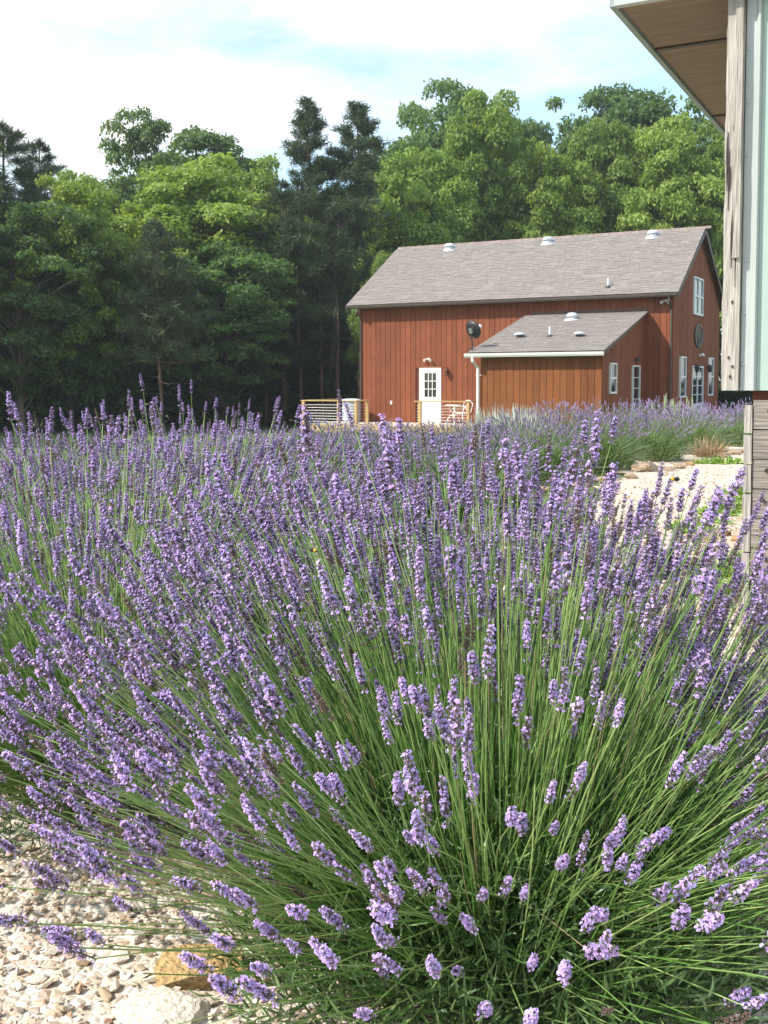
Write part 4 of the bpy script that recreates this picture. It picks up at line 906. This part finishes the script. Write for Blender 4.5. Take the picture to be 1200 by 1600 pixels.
def keep_main(th, ph):
    # ph = -pi/2 faces the camera
    f = max(0, math.cos(ph+PI/2)); 
    if ph < -PI*.58 and th > R(58): return .5
    if f > .3 and th > R(14): return 1-.76*min(1, (f-.3)/.3)*min(1, (th-R(14))/R(12))
    return 1
bush('lavender_bush', .23, 2.12, 3100, 1000, 'nearest lavender bush, long green stems fanning out under purple spikes across the foreground', seed=11, keep=keep_main, nleaf=26000, core_r=.32, lens=(.38, .755), spscale=.92, rshrink=.20, extra=[(484, 712, 1.7), (925, 752, 1.8), (618, 765, 1.75), (1095, 835, 1.7), (1128, 810, 1.9), (822, 800, 1.8), (885, 775, 1.8)])
bush('lavender_bush', -.80, 3.05, 2300, 250, 'dense lavender bush massed behind and left of the nearest one', seed=12, nleaf=7000, core_r=.34, lens=(.42, .77), spscale=.88)
bush('lavender_bush', -1.95, 3.9, 1700, 250, 'lavender bush at the left edge with green stems showing on its left side', seed=13, nleaf=5000, core_r=.32, lens=(.42, .75), spscale=.88)
bush('lavender_bush', -.85, 4.7, 1500, 120, 'farthest bush of the foreground clump, only its spike tops seen', seed=14, nleaf=3000, core_r=.34, lens=(.45, .78), spscale=.88)
bush('lavender_bush', .12, 3.6, 1200, 150, 'lavender bush hidden behind the nearest one, spike tops showing at the centre', seed=15, nleaf=3000, core_r=.34, lens=(.36, .64))

# mid-distance lavender mounds
def mound_meshes(seed, ns=520, h=.62, r0=.62):
    r = np.random.default_rng(seed); th = np.arccos(r.uniform(math.cos(R(80)), 1, ns)); ph = r.uniform(0, 2*PI, ns)
    D = np.stack([np.sin(th)*np.cos(ph), np.sin(th)*np.sin(ph), np.cos(th)], 1); B = D*np.array([.2, .2, .12]); tip = B+D*np.array([r0, r0, h])*r.uniform(.75, 1.12, (ns, 1)); tip[:, 2] += .05; fm = th < R(54)
    mid = (B+tip)/2+np.array([0, 0, .08])*np.sin(th)[:, None]
    t_ = np.linspace(0, 1, 4)[None, :, None]; P = B[:, None]*(1-t_)**2+2*mid[:, None]*t_*(1-t_)+tip[:, None]*t_**2
    V, F = tubes_np(P, np.broadcast_to(np.array([.003, .0026, .0022, .002]), (ns, 4)), 3); g_ = r.random((ns, 1)); cs_ = np.repeat(np.array([.13, .20, .07])*(1-g_)+np.array([.22, .29, .13])*g_, 12, 0)
    st = mesh_np('stems', V, F, [M['stem']], col=cs_, smooth=True)
    dd_ = unit(P[:, -1]-P[:, -2]+np.array([0, 0, .03])); z = np.array([0, .012, .022, .03, .042, .052, .066]); w_ = np.array([.006, .010, .005, .011, .006, .009, .002])
    PP = (P[:, -1][:, None]+dd_[:, None]*z[None, :, None]*r.uniform(.8, 1.3, (ns, 1, 1)))[fm]; ns = len(PP); V, F = tubes_np(PP, np.broadcast_to(w_*.85, (ns, 7))*r.uniform(.6, 1.2, (ns, 1)), 4)
    g_ = r.random((ns, 7, 1)); cf = np.array([.22, .165, .28])*(1-g_)+np.array([.42, .33, .53])*g_; cf = np.repeat(cf.reshape(-1, 3), 4, 0)
    fl_ = mesh_np('flower_spikes', V, F, [M['floret']], col=cf)
    m1 = 4200; a = unit(r.normal(size=(m1, 3))); a[:, 2] = np.abs(a[:, 2]); c_ = a*r.uniform(.3, 1, (m1, 1))**.5*np.array([r0*.82, r0*.82, h*.66]); dl = unit(a*.7+np.array([0, 0, .8])+r.normal(size=(m1, 3))*.35)
    Ll = r.uniform(.06, .13, m1)[:, None]; wd = unit(np.cross(dl, r.normal(size=(m1, 3)))); V, F = ribbons_np(np.stack([c_, c_+dl*Ll*.5, c_+dl*Ll], 1), np.broadcast_to(np.array([.003, .004, .001]), (m1, 3)), wd)
    g_ = r.random((m1, 1)); c1 = np.repeat(np.array([.13, .22, .06])*(1-g_)+np.array([.28, .38, .14])*g_, 6, 0); fo = mesh_np('foliage', V, F, [M['stem']], col=c1)
    return st, fl_, fo
MD = [mound_meshes(201), mound_meshes(202), mound_meshes(203)]
mrow = [  # px, y distance, radius scale, height scale, label
 (1150, 19.6, 1.15, 1.0, 'farthest right lavender mound beside the shed wall, above the pale edging stones'),
 (1075, 17.6, 1.2, 1.05, 'lavender mound with bright green stems above the dry brown clump'),
 (1010, 16.0, 1.05, 1.0, 'round green sided lavender mound left of the dry brown clump, above the big flat stone'),
 (925, 14.2, 1.1, 1.05, 'lavender mound left of the big flat edging stone, its flowers thin and grey'),
 (845, 13.0, 1.05, 1.0, 'lavender mound below the lean-to wall, left of the one by the flat stone'),
 (760, 12.6, 1.05, .86, None), (680, 12.6, 1.05, .78, None), (595, 12.8, 1.1, .76, None), (510, 13.5, 1.1, .76, None), (425, 14, 1.1, .76, None),
 (1115, 22.0, 1.25, 1.15, None), (1035, 20.5, 1.3, 1.2, None), (955, 19.0, 1.3, 1.15, None), (880, 18.0, 1.25, 1.12, None), (700, 18.0, 1.2, .72, None), (610, 18.5, 1.2, .68, None), (520, 19, 1.2, .68, None), (655, 15.5, 1.1, .70, None), (740, 15.5, 1.1, .78, None), (820, 15.5, 1.1, 1.0, None), (560, 15.5, 1.1, .70, None),
 (640, 9.4, 1, .85, None), (735, 9.8, 1, .85, None), (520, 9.2, 1, .9, None), (400, 8.6, 1, .9, None), (270, 8.2, 1, .9, None), (120, 8, 1, .9, None), (-20, 7.8, 1, .9, None), (330, 11.5, 1.1, .9, None), (200, 11, 1.1, .9, None), (60, 10.8, 1.1, .9, None), (1190, 21.5, 1.2, 1.1, None), (1165, 23.5, 1.3, 1.3, None), (1230, 20, 1.2, 1.0, None)]
ORD = ['first', 'second', 'third', 'fourth', 'fifth', 'sixth', 'seventh', 'eighth', 'ninth', 'tenth', 'eleventh', 'twelfth', 'thirteenth', 'fourteenth', 'fifteenth', 'sixteenth']
def rowof(Y): return 0 if Y < 10 else 1 if Y < 12 else 2 if Y < 14.5 else 3 if Y < 17 else 4
RN = ['row just behind the foreground bushes', 'second row behind the foreground bushes', 'third row back', 'fourth row back', 'back row nearest the barn']
_un = [m_ for m_ in mrow if m_[4] is None]
def mlabel(m_):
    k = sorted([q for q in _un if rowof(q[1]) == rowof(m_[1])], key=lambda q: q[0]).index(m_); return 'lavender mound, '+ORD[k]+' from left in the '+RN[rowof(m_[1])]
mrow = [(a, b, c_, d, e or mlabel((a, b, c_, d, e))) for a, b, c_, d, e in mrow]
for i, (px, Y, s_, hs, lb) in enumerate(mrow):
    x = (px-600)/FPX*Y; o = empty('lavender_mound', (x, Y, float(ground(x, Y))), random.uniform(0, 6), lb or 'lavender mound in the hazy purple rows between the foreground bushes and the barn', 'lavender bush', 'lavender mounds in rows before the barn'); o.scale = (s_, s_, hs*.88)
    st, fl_, fo = MD[i % 3]
    for nm, me in (('stems', st), ('flower_spikes', fl_), ('foliage', fo)): tag(link(nm, me, o), kind='stuff')
# silvery plant and mullein-like plants
def tuft_mesh(seed, n, h, sp, w, cols, name='leaves', lean=.5, mat='stem', k=4):
    r = np.random.default_rng(seed); ph = r.uniform(0, 2*PI, n); th = r.uniform(0, lean, n)*1.4; b_ = np.stack([np.cos(ph)*sp*r.random(n), np.sin(ph)*sp*r.random(n), np.zeros(n)], 1)
    D = np.stack([np.sin(th)*np.cos(ph), np.sin(th)*np.sin(ph), np.cos(th)], 1); L_ = h*r.uniform(.5, 1.1, n); t_ = np.linspace(0, 1, k)
    P = b_[:, None]+D[:, None]*(t_[None, :, None]*L_[:, None, None]); P[:, :, 2] -= (t_[None, :]**2)*(np.sin(th)*L_*.35)[:, None]
    wd = unit(np.cross(D, r.normal(size=(n, 3)))); W = np.broadcast_to(w*np.sin(np.linspace(.6, PI-.1, k)), (n, k)); V, F = ribbons_np(P, W, wd)
    g_ = r.random((n, 1)); c_ = np.repeat(np.array(cols[0])*(1-g_)+np.array(cols[1])*g_, k*2, 0); return mesh_np(name, V, F, [M[mat]], col=c_)
sv = tuft_mesh(31, 900, .5, .35, .012, ((.40, .42, .36), (.62, .64, .56)), lean=.8)
for px, Y in ((775, 17.6), (800, 17.2), (822, 17.8)):
    x = (px-600)/FPX*Y; o = empty('silver_plant', (x, Y, float(ground(x, Y))), random.random()*6, 'pale silvery leaved plant between the lavender and the lean-to wall', 'plant', 'silvery plants by the lean-to'); o.scale = (1, 1, 1.55); link('leaves', sv, o)
def spire_plant(x, y, label, seed, n=9, h=1.1):
    o = empty('tall_plant', (x, y, float(ground(x, y))), 0, label, 'plant'); r = random.Random(seed)
    link('leaves', tuft_mesh(seed, 420, .55, .30, .03, ((.14, .22, .09), (.27, .36, .18)), lean=.9), o)
    for k in range(n):
        a = r.uniform(0, 6.28); q_ = r.uniform(0, .38); hh = h*r.uniform(.7, 1.05); m_ = MB()
        m_.tube([(math.cos(a)*q_*.6, math.sin(a)*q_*.6, .2), (math.cos(a)*q_, math.sin(a)*q_, hh*.6)]+[(math.cos(a)*q_, math.sin(a)*q_, hh*(.6+.1*j)) for j in range(1, 5)], [.008, .012, .022, .018, .02, .006], 7, col=(.32, .38, .20)); m_.build('flower_stalk', M['stem'], o, col=True)
x = (1065-600)/FPX*21.5; spire_plant(x, 24.5*1.0, 'bushy plant with pale yellow green flower stalks in front of the white double door', 5, 10, 1.45) if False else spire_plant((1062-600)/FPX*24.5, 24.5, 'bushy plant with pale yellow green flower stalks in front of the barn gable door', 5, 14, 1.1)
spire_plant((1038-600)/FPX*25.5, 25.5, 'darker leafy plant just left of the pale stalked plant by the barn corner', 6, 5, 1.3)
# dry clump, weeds
o = empty('dry_clump', tuple(Vector((at(1110, 712, 18.0).x, 16.6, float(ground(5.3, 16.6))))), 0, 'dry brown clump of dead stalks between the stones at the path edge', 'dry plant')
o.location.x = (1108-600)/FPX*16.6; link('stalks', tuft_mesh(41, 260, .38, .22, .006, ((.30, .20, .11), (.46, .34, .20)), lean=.8), o)
wm = [tuft_mesh(50+i, 220, .10, .16, .010, ((.17, .30, .05), (.34, .48, .09)), lean=1.1) for i in range(2)]
wl = [(1137, 780), (1150, 772), (1122, 800), (1110, 815), (1140, 790), (1160, 790), (1090, 835), (1165, 890), (1185, 905), (1150, 900), (1180, 935), (1100, 723), (1128, 722), (1075, 826), (1165, 770), (1195, 885), (1195, 915), (1160, 925)]
for i, (px, py) in enumerate(wl):
    P = hit(px, py, (0, 0, 0), (0, 0, 1)); o = link('weed', wm[i % 2], None, (P.x, P.y, float(ground(P.x, P.y)))); s_ = random.uniform(.6, 1.1)*(1.3 if py < 760 else 1); o.scale = (s_*1.4, s_*1.4, s_*.8); o.rotation_euler.z = random.random()*6
    tag(o, 'low bright green weed tuft growing in the gravel near the timber base of the shed', 'weed', 'green weeds in the gravel')

# ================================================================ STONES
def stone(px, py, wpx, hfac, mat, label, seed, name='rock', group=None, sink=.25, sc3=(1, .8, .6)):
    P = hit(px, py, (0, 0, 0), (0, 0, 1)); s_ = wpx/FPX*P.y/2
    me = hull_mesh(name, seed, 26, mat, sc3=sc3, rough=.06); o = link(name, me, None, (P.x, P.y, float(ground(P.x, P.y))+s_*sc3[2]*(1-2*sink)*hfac)); o.scale = (s_, s_, s_*hfac); o.rotation_euler.z = random.Random(seed).random()*1.2-.6
    for p_ in me.polygons: p_.use_smooth = False
    return tag(o, label, 'rock', group)
stone(312, 1538, 180, .55, M['stone_y'], 'ochre yellow boulder in the gravel at the bottom left of the nearest lavender', 61)
stone(255, 1605, 190, .4, M['stone_w'], 'big white rock in front of the ochre boulder at the bottom edge', 62)
stone(188, 1512, 46, .9, M['stone_w'], 'white angular stone left of the ochre boulder', 63)
stone(212, 1478, 50, .8, M['stone_w'], 'pale grey stone just above the white angular stone', 64)
stone(112, 1478, 44, .7, M['stone_t'], 'tan stone lying in the gravel at the lower left', 65)
stone(112, 1285, 70, .8, M['stone_t'], 'rounded tan boulder in the gravel under the left lavender sprays', 66)
stone(135, 1345, 60, .8, M['stone_w'], 'white stone below the rounded tan boulder', 67)
stone(60, 1540, 40, .6, M['stone_w'], 'flat white stone near the left bottom corner', 68)
stone(20, 1435, 50, .6, M['stone_w'], 'white stone at the left edge of the gravel', 72)
stone(1010, 738, 62, .65, M['stone_t'], 'long flat pale boulder under the round lavender mound at the path edge', 69)
for i, (px, py, wp, mt) in enumerate([(1045, 738, 24, 'stone_t'), (1063, 732, 26, 'stone_t'), (1078, 727, 22, 'stone_y'), (1090, 722, 20, 'stone_t'), (1132, 714, 24, 'stone_t'), (1147, 711, 26, 'stone_t'), (1163, 709, 26, 'stone_t'), (985, 748, 26, 'stone_t'), (850, 768, 30, 'stone_y'), (868, 764, 24, 'stone_t'), (895, 758, 24, 'stone_t'), (940, 752, 28, 'stone_t')]):
    stone(px, py, wp, .8, M[mt], 'tan edging stone before the lavender mounds, '+'fourth fifth sixth seventh tenth eleventh twelfth third first second eighth ninth'.split()[i].replace('tenth', 'third last').replace('eleventh', 'second last').replace('twelfth', 'last')+' counted from the left', 80+i, group='stones edging the path')
for i, (px, py, wp, mt) in enumerate([(1100, 850, 50, 'stone_t'), (1128, 838, 36, 'stone_y'), (1160, 848, 44, 'stone_y'), (1082, 888, 46, 'stone_y'), (1015, 888, 44, 'stone_t'), (1050, 868, 30, 'stone_t'), (1180, 866, 40, 'stone_t'), (1060, 930, 50, 'stone_w'), (1120, 880, 36, 'stone_w'), (980, 910, 40, 'stone_t')]):
    stone(px, py, wp, .7, M[mt], 'warm tan rock in the gravel beside the timber base of the shed', 100+i, group='rocks by the shed base')
# gravel pieces near the camera
srcs = []
for k in range(6):
    P = hit((230, 60, 150, 90, 30, 190)[k], (1440, 1400, 1420, 1590, 1500, 1560)[k], (0, 0, 0), (0, 0, 1)); me = hull_mesh('gravel_stone', 300+k, 13, M['gstone'], sc3=(1, .8, .55))
    o = link('gravel_stone', me, None, (P.x, P.y, .008)); o.scale = (.02, .02, .02); o.rotation_euler = (0, 0, k); tag(o, 'small angular limestone chip in the foreground gravel at lower left', 'stone', 'gravel chips'); srcs.append(o)
def scatter_zone(n, x0, x1, y0, y1, smin, smax, seed):
    r = np.random.default_rng(seed); x = r.uniform(x0, x1, n); y = y0+(y1-y0)*r.random(n)**1.3; s_ = smin+(smax-smin)*r.random(n)**3
    return np.stack([x, y, ground(x, y)+s_*.25+.003], 1), s_
Z = [scatter_zone(24000, -2.6, .6, 1.5, 5.0, .004, .018, 1), scatter_zone(9000, .3, 4.2, 2.5, 8.5, .006, .024, 2), scatter_zone(6000, -5, -.2, 4.5, 9, .008, .024, 3), scatter_zone(5000, 1.8, 6.5, 7, 16, .010, .026, 4)]
P = np.concatenate([z_[0] for z_ in Z]); S_ = np.concatenate([z_[1] for z_ in Z]); r = np.random.default_rng(9); n = len(P)
qs = [Euler((a, b_, c_)).to_quaternion() for a, b_, c_ in zip(r.normal(size=n)*.35, r.normal(size=n)*.35, r.uniform(0, 6.28, n))]
gn_scatter('gravel', P, qs, np.stack([S_*r.uniform(.8, 1.4, n), S_, S_*r.uniform(.7, 1.1, n)], 1), r.integers(0, 6, n), srcs)

# ================================================================ BEES
def bee(px, py, Y, rz, label):
    P = at(px, py, Y); o = empty('bee', P, rz, label, 'bee'); 
    m_ = MB(); m_.lathe([(0, -.006), (.0028, -.004), (.0036, 0), (.003, .004), (0, .006)], 10, 0, Matrix.Translation((.0055, 0, 0)) @ Matrix.Rotation(PI/2, 4, 'Y')); m_.build('abdomen', M['bee_b'], o, smooth=True)
    m_ = MB(); m_.lathe([(0, -.0035), (.003, -.002), (.0034, 0), (.003, .002), (0, .0035)], 10, 0, Matrix.Translation((-.003, 0, .0005)) @ Matrix.Rotation(PI/2, 4, 'Y')); m_.build('thorax', M['bee_y'], o, smooth=True)
    m_ = MB(); m_.lathe([(0, -.002), (.0018, 0), (0, .002)], 8, 0, Matrix.Translation((-.0078, 0, 0))); m_.build('head', M['bee_b'], o, smooth=True)
    for s_ in (-1, 1):
        m_ = MB(); m_.prism([(-.002, s_*.002, .003), (.003, s_*.005, .005), (.009, s_*.009, .006), (.006, s_*.010, .006), (0, s_*.006, .005)], (0, 0, .0003)); m_.build('wing', M['wing'], o)
bee(1053, 749, 1.75, .4, 'small black bee flying beside the spikes over the pale path')
bee(491, 860, 1.75, 2.2, 'bumblebee with a yellow thorax on the lavender spikes left of centre')
bee(128, 1064, 1.9, 1.0, 'dark bee on the purple spikes at the left of the nearest bush')

# ================================================================ HAZE
m, t = newmat('thin_haze'); o_ = N(t, 'ShaderNodeOutputMaterial'); v_ = N(t, 'ShaderNodeVolumePrincipled'); v_.inputs['Density'].default_value = 0.0006; v_.inputs['Color'].default_value = (.86, .93, 1, 1); v_.inputs['Anisotropy'].default_value = 0.2
t.links.new(v_.outputs[0], o_.inputs['Volume'])
mb_ = MB(); mb_.box(-640, -320, -3, 640, 940, 26); tag(mb_.build('haze', m), kind='stuff')
